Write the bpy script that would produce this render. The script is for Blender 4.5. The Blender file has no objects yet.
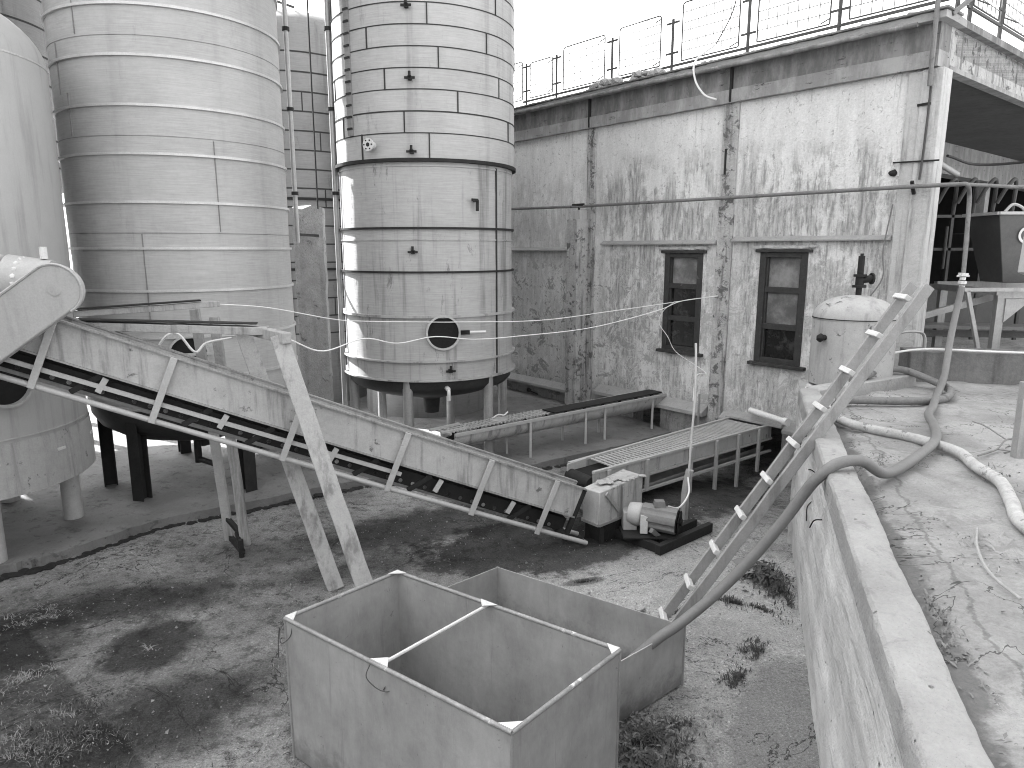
import bpy, math, random
from mathutils import Vector, Matrix, Euler, noise
random.seed(7)
R = math.radians
sc = bpy.context.scene
col = sc.collection
PI = math.pi

# ------------------------------------------------------------------ camera
cam = bpy.data.cameras.new('camera'); co = bpy.data.objects.new('camera', cam); col.objects.link(co)
co.location = (0, 0, 3.3); co.rotation_euler = (R(90 - 10.9), 0, 0)
cam.sensor_width = 36; cam.lens = 36 * 700 / 1024; cam.clip_end = 2000; cam.clip_start = 0.02
sc.camera = co

# ------------------------------------------------------------------ materials
MATS = {}
class NT:
    def __init__(s, name):
        s.m = bpy.data.materials.new(name); s.m.use_nodes = True
        s.t = s.m.node_tree; s.t.nodes.clear()
        s.out = s.t.nodes.new('ShaderNodeOutputMaterial'); s.b = s.t.nodes.new('ShaderNodeBsdfPrincipled')
        s.t.links.new(s.b.outputs[0], s.out.inputs[0])
        s.tc = s.t.nodes.new('ShaderNodeTexCoord')
        s.oc = s.tc.outputs['Object']
    def L(s, a, b): s.t.links.new(a, b)
    def set(s, inp, v):
        if hasattr(v, 'is_output') or isinstance(v, bpy.types.NodeSocket): s.L(v, inp)
        else: inp.default_value = v
    def math(s, op, a, b=0.0, c=0.0, clamp=False):
        n = s.t.nodes.new('ShaderNodeMath'); n.operation = op; n.use_clamp = clamp
        for i, v in enumerate((a, b, c)): s.set(n.inputs[i], v)
        return n.outputs[0]
    def scale(s, vec, sv, rot=(0, 0, 0), loc=(0, 0, 0)):
        n = s.t.nodes.new('ShaderNodeMapping'); s.L(vec, n.inputs[0])
        n.inputs['Scale'].default_value = sv; n.inputs['Rotation'].default_value = rot; n.inputs['Location'].default_value = loc
        return n.outputs[0]
    def noise(s, scale, detail=6, rough=.6, vec=None, dist=0.0):
        n = s.t.nodes.new('ShaderNodeTexNoise'); s.L(vec or s.oc, n.inputs['Vector'])
        n.inputs['Scale'].default_value = scale; n.inputs['Detail'].default_value = detail
        n.inputs['Roughness'].default_value = rough; n.inputs['Distortion'].default_value = dist
        return n.outputs['Fac']
    def vor(s, scale, vec=None):
        n = s.t.nodes.new('ShaderNodeTexVoronoi'); s.L(vec or s.oc, n.inputs['Vector']); n.inputs['Scale'].default_value = scale
        return n.outputs['Distance']
    def step(s, v, lo, hi, a=0.0, b=1.0):
        n = s.t.nodes.new('ShaderNodeMapRange'); n.interpolation_type = 'SMOOTHSTEP'
        s.L(v, n.inputs[0]); n.inputs[1].default_value = lo; n.inputs[2].default_value = hi
        n.inputs[3].default_value = a; n.inputs[4].default_value = b
        return n.outputs[0]
    def mix(s, f, a, b):
        n = s.t.nodes.new('ShaderNodeMix'); n.data_type = 'FLOAT'
        s.set(n.inputs[0], f); s.set(n.inputs[2], a); s.set(n.inputs[3], b)
        return n.outputs[0]
    def xyz(s, vec=None):
        n = s.t.nodes.new('ShaderNodeSeparateXYZ'); s.L(vec or s.oc, n.inputs[0]); return n.outputs
    def color(s, v):
        n = s.t.nodes.new('ShaderNodeCombineColor')
        v = s.math('MAXIMUM', s.math('MINIMUM', v, .95), .01)
        for i in range(3): s.L(v, n.inputs[i])
        s.L(n.outputs[0], s.b.inputs['Base Color'])
    def bump(s, h, strength=.3, dist=.02):
        n = s.t.nodes.new('ShaderNodeBump'); n.inputs['Strength'].default_value = strength; n.inputs['Distance'].default_value = dist
        s.L(h, n.inputs['Height']); s.L(n.outputs[0], s.b.inputs['Normal'])
    def fin(s, rough=.7, metal=0.0):
        if not isinstance(rough, (int, float)) or rough > .56: s.b.inputs['Specular IOR Level'].default_value = .12
        s.set(s.b.inputs['Roughness'], rough); s.set(s.b.inputs['Metallic'], metal)
        return s.m

def mat(name, base, var=.25, sc_=2.5, rough=.7, metal=0.0, bump=.2, streak=0.0, rust=0.0, rustv=.12, fine=.12, bscale=25, sd=.02, rlo=.60):
    if name in MATS: return MATS[name]
    g = NT(name)
    v = g.math('MULTIPLY_ADD', g.math('SUBTRACT', g.noise(sc_), .5), var * 2, 1.0)
    v = g.math('MULTIPLY_ADD', g.math('SUBTRACT', g.noise(sc_ * 5, 7, .72), .5), var * 1.8, v)
    v = g.math('MULTIPLY_ADD', g.math('SUBTRACT', g.noise(70, 4, .7), .5), fine * 3.5, v)
    if streak:
        sv = g.scale(g.oc, (1, 1, .09))
        st = g.step(g.noise(9, 5, .65, sv), .48, .72)
        v = g.math('MULTIPLY', v, g.math('SUBTRACT', 1.0, g.math('MULTIPLY', st, streak)))
    v = g.math('MULTIPLY', v, base)
    r = rough
    if rust:
        f = g.step(g.noise(5.5, 8, .72, dist=.4), rlo, rlo + .07)
        f = g.math('MULTIPLY', f, rust)
        v = g.mix(f, v, rustv); r = g.mix(f, rough, .9)
        if metal: metal = g.mix(f, metal, 0.0)
    g.color(v)
    if bump: g.bump(g.noise(bscale, 6, .65), bump, sd)
    MATS[name] = g.fin(r, metal); return MATS[name]

M_white = mat('chipped_white_paint', .41, .24, 3, .6, bump=.15, streak=.5, rust=.9, rustv=.12, rlo=.60)
M_guard = mat('white_guard_paint', .40, .10, 4, .5, bump=.1, streak=.15, rust=.5, rustv=.2, rlo=.66)
M_wood = mat('weathered_white_wood', .36, .2, 4, .85, bump=.4, streak=.5, rust=.6, rustv=.22, rlo=.60)
M_ladder = mat('ladder_wood', .27, .2, 4, .8, bump=.3, streak=.35, rust=.5, rustv=.15, rlo=.66)
M_rung = mat('rung_wood', .55, .1, 4, .8, bump=.2)
M_dark = mat('dark_grimy_steel', .028, .4, 5, .6, bump=.3)
M_rubber = mat('black_rubber', .018, .3, 5, .7, bump=.2)
M_frame = mat('old_dark_window_paint', .05, .4, 8, .75, bump=.4, rust=.4, rustv=.2)
def bin_material():
    g = NT('galvanised_bin_sheet'); x, y, z = g.xyz()[:3]
    v = g.math('MULTIPLY_ADD', g.math('SUBTRACT', g.noise(1.5, 8, .7), .5), 1.0, 1.0)
    v = g.math('MULTIPLY_ADD', g.math('SUBTRACT', g.noise(7, 8, .8, g.scale(g.oc, (1, 1, .35))), .5), .7, v)
    v = g.math('MULTIPLY', v, .38)
    for rot, sd_, k in ((.5, 3, .60), (-1.1, 8, .22), (1.3, 15, .60)):
        sc1 = g.noise(9, 4, .6, g.scale(g.oc, (14, 14, .5), (rot, rot * .4, sd_), (sd_, 0, 0)))
        v = g.mix(g.math('MULTIPLY', g.step(sc1, .70, .73), .5), v, k)
    gr = g.math('MULTIPLY', g.step(g.math('MULTIPLY_ADD', g.noise(6, 7, .75), .55, z), .52, .25), .6)
    v = g.mix(gr, v, .13)
    sp = g.step(g.noise(16, 8, .8, dist=.4), .62, .66); v = g.mix(g.math('MULTIPLY', sp, .55), v, .14)
    dr = g.step(g.noise(15, 4, .6, g.scale(g.oc, (1, 1, .06))), .62, .70); v = g.mix(g.math('MULTIPLY', dr, .3), v, .2)
    g.color(v); g.bump(g.math('ADD', g.noise(2.5, 3, .5), g.math('MULTIPLY', g.noise(40, 5, .7), .08)), .35, .04)
    return g.fin(g.math('MULTIPLY_ADD', g.noise(5, 6, .7), .4, .3), .35)
M_bin = bin_material()
M_rim = mat('worn_bin_rim', .28, .4, 9, .55, .4, bump=.3, rust=.8, rustv=.75, rlo=.60)
M_gusset = mat('bright_gusset', .6, .1, 6, .5, .2)
M_steel = mat('grey_steel', .34, .25, 4, .45, .4, bump=.1, streak=.3)
M_light = mat('light_painted_steel', .42, .2, 4, .5, .1, bump=.1, rust=.6, rustv=.15, rlo=.64)
M_tank1 = mat('painted_tank_shell', .40, .10, 1.2, .5, .15, bump=.05, streak=.18, fine=.05, rust=.5, rustv=.25, rlo=.70)
M_skirt = mat('painted_tank_skirt', .38, .2, 2.5, .6, .1, bump=.15, streak=.3, rust=.9, rustv=.1, rlo=.60)
M_hose = mat('ribbed_grey_hose', .15, .2, 4, .55, bump=.1)
M_hoselt = mat('pale_dirty_hose', .38, .4, 9, .7, bump=.2, rust=.8, rustv=.12, rlo=.55)
M_wire = mat('pale_cable', .7, .1, 4, .5)
M_wiredark = mat('dark_cable', .06, .1, 4, .5)
M_pipe = mat('weathered_pipe', .19, .35, 8, .6, .1, bump=.2, rust=.6, rustv=.08, rlo=.57)
M_rail = mat('railing_steel', .08, .3, 6, .6, bump=.1)
M_mesh = mat('fence_wire', .16, .2, 6, .5)
M_vessel = mat('painted_vessel', .38, .2, 3, .6, bump=.15, streak=.25, rust=.9, rustv=.07, rlo=.60)
M_pillar = mat('rough_pillar_concrete', .30, .4, 5, .95, bump=.9, bscale=40, streak=.2, rust=.7, rustv=.06, rlo=.58, sd=.03)
M_leaf = mat('dry_weed', .2, .5, 9, .9, bump=0)
M_weed = mat('dark_weed', .09, .5, 9, .9, bump=0)
M_straw = mat('pale_straw', .30, .3, 9, .9, bump=0)
M_stone = mat('pale_rubble', .36, .3, 5, .95, bump=.6)
M_grit = mat('grit', .26, .5, 9, .95)
M_pvc = mat('white_plastic_pipe', .72, .15, 7, .4)
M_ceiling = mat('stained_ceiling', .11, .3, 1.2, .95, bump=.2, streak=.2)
M_inner = mat('dark_inner_wall', .025, .4, 1.2, .95, bump=.2)  # one near-black tone for the back walls of the bay
M_motor = mat('motor_grey', .20, .25, 6, .5, .2, bump=.1, rust=.4, rustv=.05)
M_hopper = mat('dark_hopper_sheet', .09, .3, 3, .5, .3, bump=.1)

def metal_tank(name, base, metal, rough, dx=0.0, zs=6.0, dirty=.3):
    g = NT(name)
    br = g.noise(3.0, 5, .6, g.scale(g.oc, (1.2, 1.2, 26)))
    big = g.noise(1.1, 4, .55)
    ver = g.noise(2.2, 5, .6, g.scale(g.oc, (2.2, 2.2, .12)))
    v = g.math('MULTIPLY_ADD', g.math('SUBTRACT', br, .5), .5, 1.0)
    v = g.math('MULTIPLY_ADD', g.math('SUBTRACT', big, .5), .5, v)
    v = g.math('MULTIPLY_ADD', g.math('SUBTRACT', g.noise(14, 8, .8), .5), .35, v)
    rs = g.step(g.noise(4.5, 8, .8, g.scale(g.oc, (1, 1, .25)), .4), .58, .66)
    v = g.math('MULTIPLY', v, g.math('SUBTRACT', 1.0, g.math('MULTIPLY', rs, dirty)))
    st = g.step(ver, .52, .72)
    v = g.math('MULTIPLY', v, g.math('SUBTRACT', 1.0, g.math('MULTIPLY', st, dirty)))
    sp = g.step(g.noise(28, 4, .7), .69, .74)
    v = g.math('MULTIPLY', v, g.math('SUBTRACT', 1.0, g.math('MULTIPLY', sp, dirty * 1.4)))
    g.color(g.math('MULTIPLY', v, base))
    g.bump(g.math('ADD', g.math('MULTIPLY', br, .15), g.noise(.9, 3, .5)), .28, .05)
    return g.fin(g.math('MULTIPLY_ADD', big, .2, rough - .1), metal)
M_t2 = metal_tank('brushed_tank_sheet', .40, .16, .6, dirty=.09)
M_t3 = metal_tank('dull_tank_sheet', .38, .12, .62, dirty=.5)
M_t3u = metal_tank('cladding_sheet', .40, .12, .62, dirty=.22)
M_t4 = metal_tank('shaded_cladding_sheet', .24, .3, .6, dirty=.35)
M_under = mat('shade_dark_underside', .045, .4, 3, .6, .2, bump=.2)  # near-black tone paints in the shade below the tanks
M_seam = mat('dark_seam', .05, .3, 9, .7, .2)
M_hoop = mat('pale_hoop', .50, .2, 4, .45, .4)

def wall_material():
    g = NT('peeling_plaster')
    x, y, z = g.xyz()[:3]
    big = g.noise(.9, 5, .6)
    st = g.noise(6.5, 7, .72, g.scale(g.oc, (1, 1, .16)), .3)
    st2 = g.noise(20, 5, .7, g.scale(g.oc, (1, 1, .12)))
    fine = g.noise(30, 5, .75)
    # bays of paint washed off by rain: more in the middle heights of each bay
    ux = g.math('ABSOLUTE', g.math('SUBTRACT', g.math('MODULO', x, 3.0), 1.5))
    h = g.math('MULTIPLY', g.step(g.math('MULTIPLY_ADD', g.noise(1.3, 4, .6), 1.6, z), 5.9, 5.2), g.step(ux, 1.5, 1.05, .3, 1))
    far = g.step(x, 6.4, 6.0, .45, 1)
    blot = g.noise(1.7, 9, .74, g.scale(g.oc, (1, 1, .6)), .5)
    a1 = g.math('ADD', g.math('MULTIPLY', blot, .6), g.math('MULTIPLY', st, .45))
    f = g.math('MULTIPLY', g.math('MULTIPLY', g.step(a1, .465, .545), h), far)
    inner = g.mix(g.step(st2, .40, .62), .50, .27)
    v = g.mix(f, .66, inner)
    v = g.math('MULTIPLY', v, g.math('MULTIPLY_ADD', g.math('SUBTRACT', g.noise(4, 8, .78, g.scale(g.oc, (1, 1, .3))), .5), .8, 1.0))
    # thicker coat fallen off in plates lower down
    pn = g.noise(2.6, 10, .78, dist=.7)
    pz = g.math('MULTIPLY', g.step(z, 3.6, 2.6), g.step(x, 6.6, 2.2, 1, .55))
    rim = g.math('MULTIPLY', g.step(pn, .50, .535), pz)
    pe = g.math('MULTIPLY', g.step(pn, .535, .55), pz)
    v = g.mix(g.math('MULTIPLY', rim, .8), v, .74)
    v = g.mix(g.math('MULTIPLY', pe, .85), v, g.mix(g.step(fine, .40, .6), .34, .17))
    pe2 = g.step(g.noise(11, 9, .8, dist=.6), .575, .60)
    v = g.mix(g.math('MULTIPLY', pe2, .55), v, .20)
    # rain streaks from the cornice and ledges
    rs = g.step(g.noise(13, 5, .7, g.scale(g.oc, (1, 1, .05))), .57, .68)
    zz = g.math('MAXIMUM', g.step(z, 4.6, 5.6), g.math('MULTIPLY', g.step(z, 2.7, 3.36), g.step(z, 3.45, 3.40)))
    v = g.mix(g.math('MULTIPLY', g.math('MULTIPLY', rs, zz), .5), v, .2)
    v = g.math('MULTIPLY', v, g.math('MULTIPLY_ADD', g.math('SUBTRACT', fine, .5), .7, 1.0))
    low = g.step(z, .9, .1)
    v = g.mix(g.math('MULTIPLY', low, .6), v, .12)
    g.color(v)
    g.bump(g.math('ADD', g.math('MULTIPLY', pe, -.4), g.noise(14, 8, .7)), .5, .03)
    return g.fin(.92)
M_wall = wall_material()
def cornice_material():
    g = NT('stained_cornice_concrete')
    x, y, z = g.xyz()[:3]
    st = g.noise(5, 7, .7, g.scale(g.oc, (1, 1, .3)))
    v = g.mix(g.step(st, .38, .66), .15, .27)
    v = g.mix(g.step(z, 5.80, 5.81), g.math('ADD', v, .10), v)
    v = g.mix(g.math('MULTIPLY', g.step(g.noise(3.2, 8, .75, dist=.5), .60, .68), .5), v, .42)
    v = g.mix(g.step(g.noise(4.4, 8, .8, g.scale(g.oc, (.6, .6, 3.5))), .60, .64), v, .07)
    g.color(v); g.bump(g.noise(18, 8, .7), .6, .03)
    return g.fin(.95)
M_cornice = cornice_material()
M_pilaster = mat('pilaster_plaster', .44, .4, 4, .95, bump=.8, streak=.6, rust=.85, rustv=.10, rlo=.53, sd=.04)
M_pilasterlt = mat('corner_post_plaster', .48, .2, 4, .95, bump=.5, streak=.5, rust=.6, rustv=.2, rlo=.62, sd=.03)
M_lowwall = mat('stained_low_wall', .17, .4, 4, .95, bump=.6, streak=.3)
M_ledge = mat('ledge_concrete', .33, .25, 5, .95, bump=.5, rust=.6, rustv=.13, rlo=.60)
M_glass = NT('dusty_pane'); 
_g = M_glass; _g.color(_g.mix(_g.step(_g.noise(3, 5, .7), .35, .7), .10, .26)); M_glass = _g.fin(.35)
_g = NT('dark_pane'); _g.color(_g.mix(_g.step(_g.noise(5, 5, .7), .5, .7), .01, .05)); M_glassd = _g.fin(.25)

def concrete_material(name, base, stretch, dirt=.5, streaky=1.0, patch=True):
    g = NT(name)
    n1 = g.noise(1.3, 7, .65); n2 = g.noise(45, 5, .75); n3 = g.noise(6, 8, .72, g.scale(g.oc, stretch), .3)
    v = g.mix(g.step(n1, .35, .68), base * .80, base * 1.1)
    v = g.mix(g.math('MULTIPLY', g.step(n3, .54, .66), dirt), v, base * .45)
    v = g.mix(g.math('MULTIPLY', g.step(g.noise(95, 3, .7), .62, .70), .55), v, base * .5)
    v = g.math('MULTIPLY', v, g.math('MULTIPLY_ADD', g.math('SUBTRACT', n2, .5), .35, 1.0))
    sp = g.step(g.vor(9), .10, .05)
    v = g.mix(g.math('MULTIPLY', sp, .5), v, base * .25)
    g.color(v)
    g.bump(g.math('ADD', g.math('ADD', g.math('MULTIPLY', n3, streaky), g.math('MULTIPLY', n2, .5)), g.math('MULTIPLY', sp, -.8)), .9, .04)
    return g.fin(.95)
M_ret = concrete_material('board_marked_concrete', .64, (.22, 2.2, 2.2), .55)
M_cope = concrete_material('coping_concrete', .38, (1, 1, 1), .35)
M_slab = concrete_material('slab_concrete', .22, (1, 1, 1), .7)
def plat_material():
    g = NT('yard_concrete'); g2 = g.scale(g.oc, (1, 1, 1), (0, 0, -QROT_))
    x, y, z = g.xyz(g2)[:3]
    n1 = g.noise(1.1, 7, .68); n2 = g.noise(50, 5, .8); n3 = g.noise(5, 8, .75, dist=.5)
    v = g.mix(g.step(n1, .38, .62), .25, .36)
    v = g.mix(g.math('MULTIPLY', g.step(n3, .52, .62), .55), v, .20)
    gy_ = g.math('ADD', g.math('SUBTRACT', GUT_, y), g.math('MULTIPLY', g.math('SUBTRACT', g.noise(3, 6, .7), .5), .28))
    v = g.mix(g.math('MULTIPLY', g.step(gy_, .17, .12), .75), v, .12)
    ed = g.math('ABSOLUTE', g.math('SUBTRACT', gy_, .30)); v = g.mix(g.math('MULTIPLY', g.step(ed, .02, .005), .5), v, .1)
    ck = g.math('ABSOLUTE', g.math('SUBTRACT', g.noise(.75, 6, .62, dist=.8), .5)); v = g.mix(g.math('MULTIPLY', g.step(ck, .004, .0015), .8), v, .05)
    v = g.math('MULTIPLY', v, g.math('MULTIPLY_ADD', g.math('SUBTRACT', n2, .5), .8, 1.0))
    v = g.mix(g.math('MULTIPLY', g.step(g.noise(110, 3, .7), .63, .68), .5), v, .12)
    g.color(v); g.bump(g.math('ADD', n3, g.math('MULTIPLY', n2, .5)), .8, .03); return g.fin(.95)
QROT_ = math.atan2(.9472, .3206); GUT_ = -(1.23 * -.9472 + 1.86 * .3206) * -1 - .2 if False else (-math.sin(QROT_) * 1.23 + math.cos(QROT_) * 1.86) - .2
M_plat = plat_material()

# ground: gritty old asphalt and concrete with wet and oily spots, plus shade painted under the grille conveyor
def ground_material():
    g = NT('gritty_yard_ground')
    x, y, z = g.xyz()[:3]
    n1 = g.noise(.9, 7, .65); n2 = g.noise(60, 4, .8); n3 = g.noise(7, 8, .75); n4 = g.noise(150, 2, .8)
    warp = g.noise(3.2, 6, .7)
    v = g.mix(g.step(n1, .36, .64), .24, .46)
    v = g.mix(g.math('MULTIPLY', g.step(n3, .50, .60), .62), v, .10)
    v = g.mix(g.math('MULTIPLY', g.step(g.noise(2.2, 9, .8, dist=.6), .53, .60), .5), v, .40)
    def stain_or_shade(cx, cy, rx, ry, rot, soft, wa=.35):
        dx = g.math('SUBTRACT', x, cx); dy = g.math('SUBTRACT', y, cy)
        c, s = math.cos(rot), math.sin(rot)
        a = g.math('DIVIDE', g.math('ADD', g.math('MULTIPLY', dx, c), g.math('MULTIPLY', dy, s)), rx)
        b = g.math('DIVIDE', g.math('SUBTRACT', g.math('MULTIPLY', dy, c), g.math('MULTIPLY', dx, s)), ry)
        d = g.math('SQRT', g.math('ADD', g.math('MULTIPLY', a, a), g.math('MULTIPLY', b, b)))
        d = g.math('ADD', d, g.math('MULTIPLY', g.math('SUBTRACT', warp, .5), wa * 4))
        return g.step(d, 1.0 + soft, 1.0 - soft)
    # brighter area right of the bins
    v = g.mix(stain_or_shade(1.6, 5.9, 1.9, 1.5, .5, .5), g.math('MULTIPLY', v, .8), g.math('ADD', g.math('MULTIPLY', v, .5), .30))
    v = g.mix(stain_or_shade(.0, 6.5, 1.1, .5, .2, .5), v, g.math('ADD', g.math('MULTIPLY', v, .5), .22))
    v = g.mix(g.math('MULTIPLY', stain_or_shade(1.95, 4.0, .5, 1.3, -.3, .08, .1), .8), v, .27)
    for (cx, cy, rx, ry, rot, soft, k, dv) in (
        (-3.05, 5.42, .40, .40, .2, .28, .9, .035), (-3.75, 6.1, 1.2, .34, .35, .5, .9, .04), (-2.45, 4.6, .62, .42, .6, .5, .85, .045),
        (-4.3, 5.45, .62, .50, -.3, .35, .75, .05), (-1.6, 6.9, 1.0, .22, .35, .5, .6, .07), (.35, 7.5, 1.45, .75, .35, .16, .9, .032),
        (-.9, 8.1, 1.5, .55, .45, .35, .85, .04), (.72, 6.58, .22, .07, .3, .2, .7, .06), (2.5, 9.3, 1.9, .75, .8, .2, .85, .035), (1.2, 7.9, .7, .35, .5, .2, .8, .04),  # long patch under the grille conveyor paints its shade into the ground
        (-2.6, 7.3, .9, .4, .4, .5, .6, .08), (-3.3, 3.9, 1.6, .35, .5, .5, .5, .08)):
        v = g.mix(g.math('MULTIPLY', stain_or_shade(cx, cy, rx, ry, rot, soft), k), v, g.math('MULTIPLY_ADD', v, .13, dv * .3))
    ln = g.math('ADD', g.math('ADD', g.math('MULTIPLY', x, .656), g.math('MULTIPLY', y, .755)), g.math('MULTIPLY', g.math('SUBTRACT', warp, .5), .12))
    lf = g.math('MULTIPLY', g.step(ln, 1.49, 1.44), g.step(y, 6.2, 5.4))
    v = g.mix(g.math('MULTIPLY', lf, .8), v, g.math('MULTIPLY', v, .3))
    v = g.mix(g.math('MULTIPLY', g.step(g.noise(26, 5, .8), .56, .64), .55), v, .07)
    v = g.math('ADD', v, g.math('MULTIPLY', g.math('MULTIPLY', g.step(g.noise(38, 4, .8, g.scale(g.oc, (1, 1, 1), (0, 0, 1))), .58, .66), v), .7))
    v = g.math('MULTIPLY', v, g.math('MULTIPLY_ADD', g.math('SUBTRACT', n2, .5), 2.0, 1.0))
    v = g.math('MULTIPLY', v, g.math('MULTIPLY_ADD', g.math('SUBTRACT', n4, .5), 1.3, 1.0))
    ck = g.math('ABSOLUTE', g.math('SUBTRACT', g.noise(.55, 7, .6, dist=1.0), .5)); v = g.mix(g.math('MULTIPLY', g.step(ck, .0035, .001), .8), v, .03)
    g.color(v)
    g.bump(g.math('ADD', n3, g.math('MULTIPLY', n2, .8)), 1.0, .035)
    return g.fin(.93)
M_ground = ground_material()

# ------------------------------------------------------------------ mesh builder
def V(*a): return Vector(a)
def frame(d, up=V(0, 0, 1)):
    d = d.normalized()
    if abs(d.dot(up)) > .995: up = V(0, 1, 0)
    a = d.cross(up).normalized(); b = a.cross(d).normalized()
    return a, b
XF = {}
class MB:
    def __init__(s): s.v = []; s.f = []
    def add(s, vs, fs):
        o = len(s.v); s.v += [Vector(p) for p in vs]; s.f += [tuple(i + o for i in f) for f in fs]; return s
    def box(s, x0, x1, y0, y1, z0, z1):
        return s.add([(x0,y0,z0),(x1,y0,z0),(x1,y1,z0),(x0,y1,z0),(x0,y0,z1),(x1,y0,z1),(x1,y1,z1),(x0,y1,z1)],
                     [(0,3,2,1),(4,5,6,7),(0,1,5,4),(1,2,6,5),(2,3,7,6),(3,0,4,7)])
    def hexa(s, b, t):
        return s.add(list(b) + list(t), [(0,3,2,1),(4,5,6,7),(0,1,5,4),(1,2,6,5),(2,3,7,6),(3,0,4,7)])
    def beam(s, p0, p1, w, h, up=V(0, 0, 1)):
        p0, p1 = Vector(p0), Vector(p1); a, b = frame(p1 - p0, up); a = a * w / 2; b = b * h / 2
        return s.hexa([p0 - a - b, p0 + a - b, p0 + a + b, p0 - a + b], [p1 - a - b, p1 + a - b, p1 + a + b, p1 - a + b])
    def tube(s, pts, r, n=10, caps=True, rr=None):
        pts = [Vector(p) for p in pts]; rings = []; a = None
        for i, p in enumerate(pts):
            d = (pts[min(i + 1, len(pts) - 1)] - pts[max(i - 1, 0)]).normalized()
            if a is None: a, b = frame(d)
            else:
                a = (a - d * a.dot(d)).normalized(); b = a.cross(d)
            q = rr[i] if rr else r
            rings.append([p + (a * math.cos(2 * PI * k / n) + b * math.sin(2 * PI * k / n)) * q for k in range(n)])
        vs = [p for g in rings for p in g]; fs = []
        for i in range(len(rings) - 1):
            for k in range(n):
                fs.append((i*n+k, i*n+(k+1) % n, (i+1)*n+(k+1) % n, (i+1)*n+k))
        if caps: fs.append(tuple(range(n))[::-1]); fs.append(tuple((len(rings)-1)*n+k for k in range(n)))
        return s.add(vs, fs)
    def lathe(s, c, prof, n=72, a0=0, a1=2 * PI, jit=None):
        full = abs(a1 - a0 - 2 * PI) < 1e-6; m = n if full else n + 1
        vs = []
        for r, z in prof:
            r0 = r
            for k in range(m):
                t = a0 + (a1 - a0) * k / n
                if jit: q_ = V(math.sin(t) * 2.2, math.cos(t) * 2.2, z * 1.3); r = r0 + jit * noise.noise(q_) + jit * .6 * noise.noise(q_ * 2.7)
                vs.append((c[0] + r * math.sin(t), c[1] + r * math.cos(t), z))
        fs = []
        for i in range(len(prof) - 1):
            for k in range(n):
                k2 = (k + 1) % m
                fs.append((i*m+k, (i+1)*m+k, (i+1)*m+k2, i*m+k2))
        return s.add(vs, fs)
    def prism(s, pts, d):            # closed polygon pts (3d) pushed along d
        pts = [Vector(p) for p in pts]; d = Vector(d); n = len(pts)
        return s.add(pts + [p + d for p in pts], [tuple(range(n))[::-1], tuple(range(n, 2*n))] + [(i, (i+1) % n, n+(i+1) % n, n+i) for i in range(n)])
    def blob(s, c, r, seed=0, sq=(1, 1, 1), amp=.35, n=2):
        import bmesh
        bm = bmesh.new(); bmesh.ops.create_icosphere(bm, subdivisions=n, radius=1)
        vs = []
        for v in bm.verts:
            k = 1 + amp * noise.noise(v.co * 1.7 + V(seed * 3.1, seed, 0))
            vs.append(Vector(c) + V(v.co.x * sq[0], v.co.y * sq[1], v.co.z * sq[2]) * r * k)
        fs = [tuple(v.index for v in f.verts) for f in bm.faces]; bm.free()
        return s.add(vs, fs)
    def build(s, name, m, parent=None, bevel=0.0, local=False, loc=None, sharp=38, smooth=True, rotz=0):
        me = bpy.data.meshes.new(name)
        if parent is not None:
            X = XF.get(parent, Matrix.Identity(4))
        else:
            X = Matrix.Translation(loc or (0, 0, 0)) @ Matrix.Rotation(rotz, 4, 'Z')
        vs = s.v if local else [X.inverted() @ v for v in s.v]
        me.from_pydata([tuple(v) for v in vs], [], s.f)
        me.validate(); me.update()
        import bmesh
        bm = bmesh.new(); bm.from_mesh(me); bmesh.ops.recalc_face_normals(bm, faces=bm.faces); bm.to_mesh(me); bm.free()
        if smooth:
            me.polygons.foreach_set('use_smooth', [True] * len(me.polygons)); me.set_sharp_from_angle(angle=R(sharp))
        o = bpy.data.objects.new(name, me); col.objects.link(o)
        me.materials.append(m)
        if parent is not None: o.parent = parent
        else: o.matrix_world = X
        XF[o] = X
        if bevel:
            b = o.modifiers.new('bevel', 'BEVEL'); b.width = bevel; b.segments = 2; b.limit_method = 'ANGLE'; b.angle_limit = R(40)
        return o
def tag(o, label=None, cat=None, group=None, kind=None):
    if label: o['label'] = label
    if cat: o['category'] = cat
    if group: o['group'] = group
    if kind: o['kind'] = kind
    return o
def thing(name, label, cat, loc=(0, 0, 0), rotz=0, group=None):
    o = bpy.data.objects.new(name, None); col.objects.link(o); o.empty_display_size = .2
    o.location = loc; o.rotation_euler = (0, 0, rotz); XF[o] = Matrix.Translation(loc) @ Matrix.Rotation(rotz, 4, 'Z')
    return tag(o, label, cat, group)
def crs(pts, n=8):
    pts = [Vector(p) for p in pts]; P = [pts[0] * 2 - pts[1]] + pts + [pts[-1] * 2 - pts[-2]]; out = []
    for i in range(1, len(P) - 2):
        for k in range(n):
            t = k / n; a, b, c, d = P[i-1], P[i], P[i+1], P[i+2]
            out.append(.5 * ((2*b) + (c-a)*t + (2*a-5*b+4*c-d)*t*t + (-a+3*b-3*c+d)*t**3))
    out.append(pts[-1]); return out
def lerp(a, b, t): return a + (b - a) * t
def vl(a, b, t): return Vector(a).lerp(Vector(b), t)

# ------------------------------------------------------------------ building frame of reference
C = V(5.48, 9.60, 0); U = V(-.6401, .7683, 0); N = V(-.7683, -.6401, 0)
BROT = math.atan2(U.y, U.x)
def W(u, z, n=0.0): return C + U * u + N * n + V(0, 0, z)
def gh(x, y):
    n = (x - C.x) * N.x + (y - C.y) * N.y
    t = min(1, max(0, (3.4 - n) / 3.0)); t = t * t * (3 - 2 * t)
    e = min(1, max(0, (x + .6) / 1.4))
    return -.35 * t * e

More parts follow.
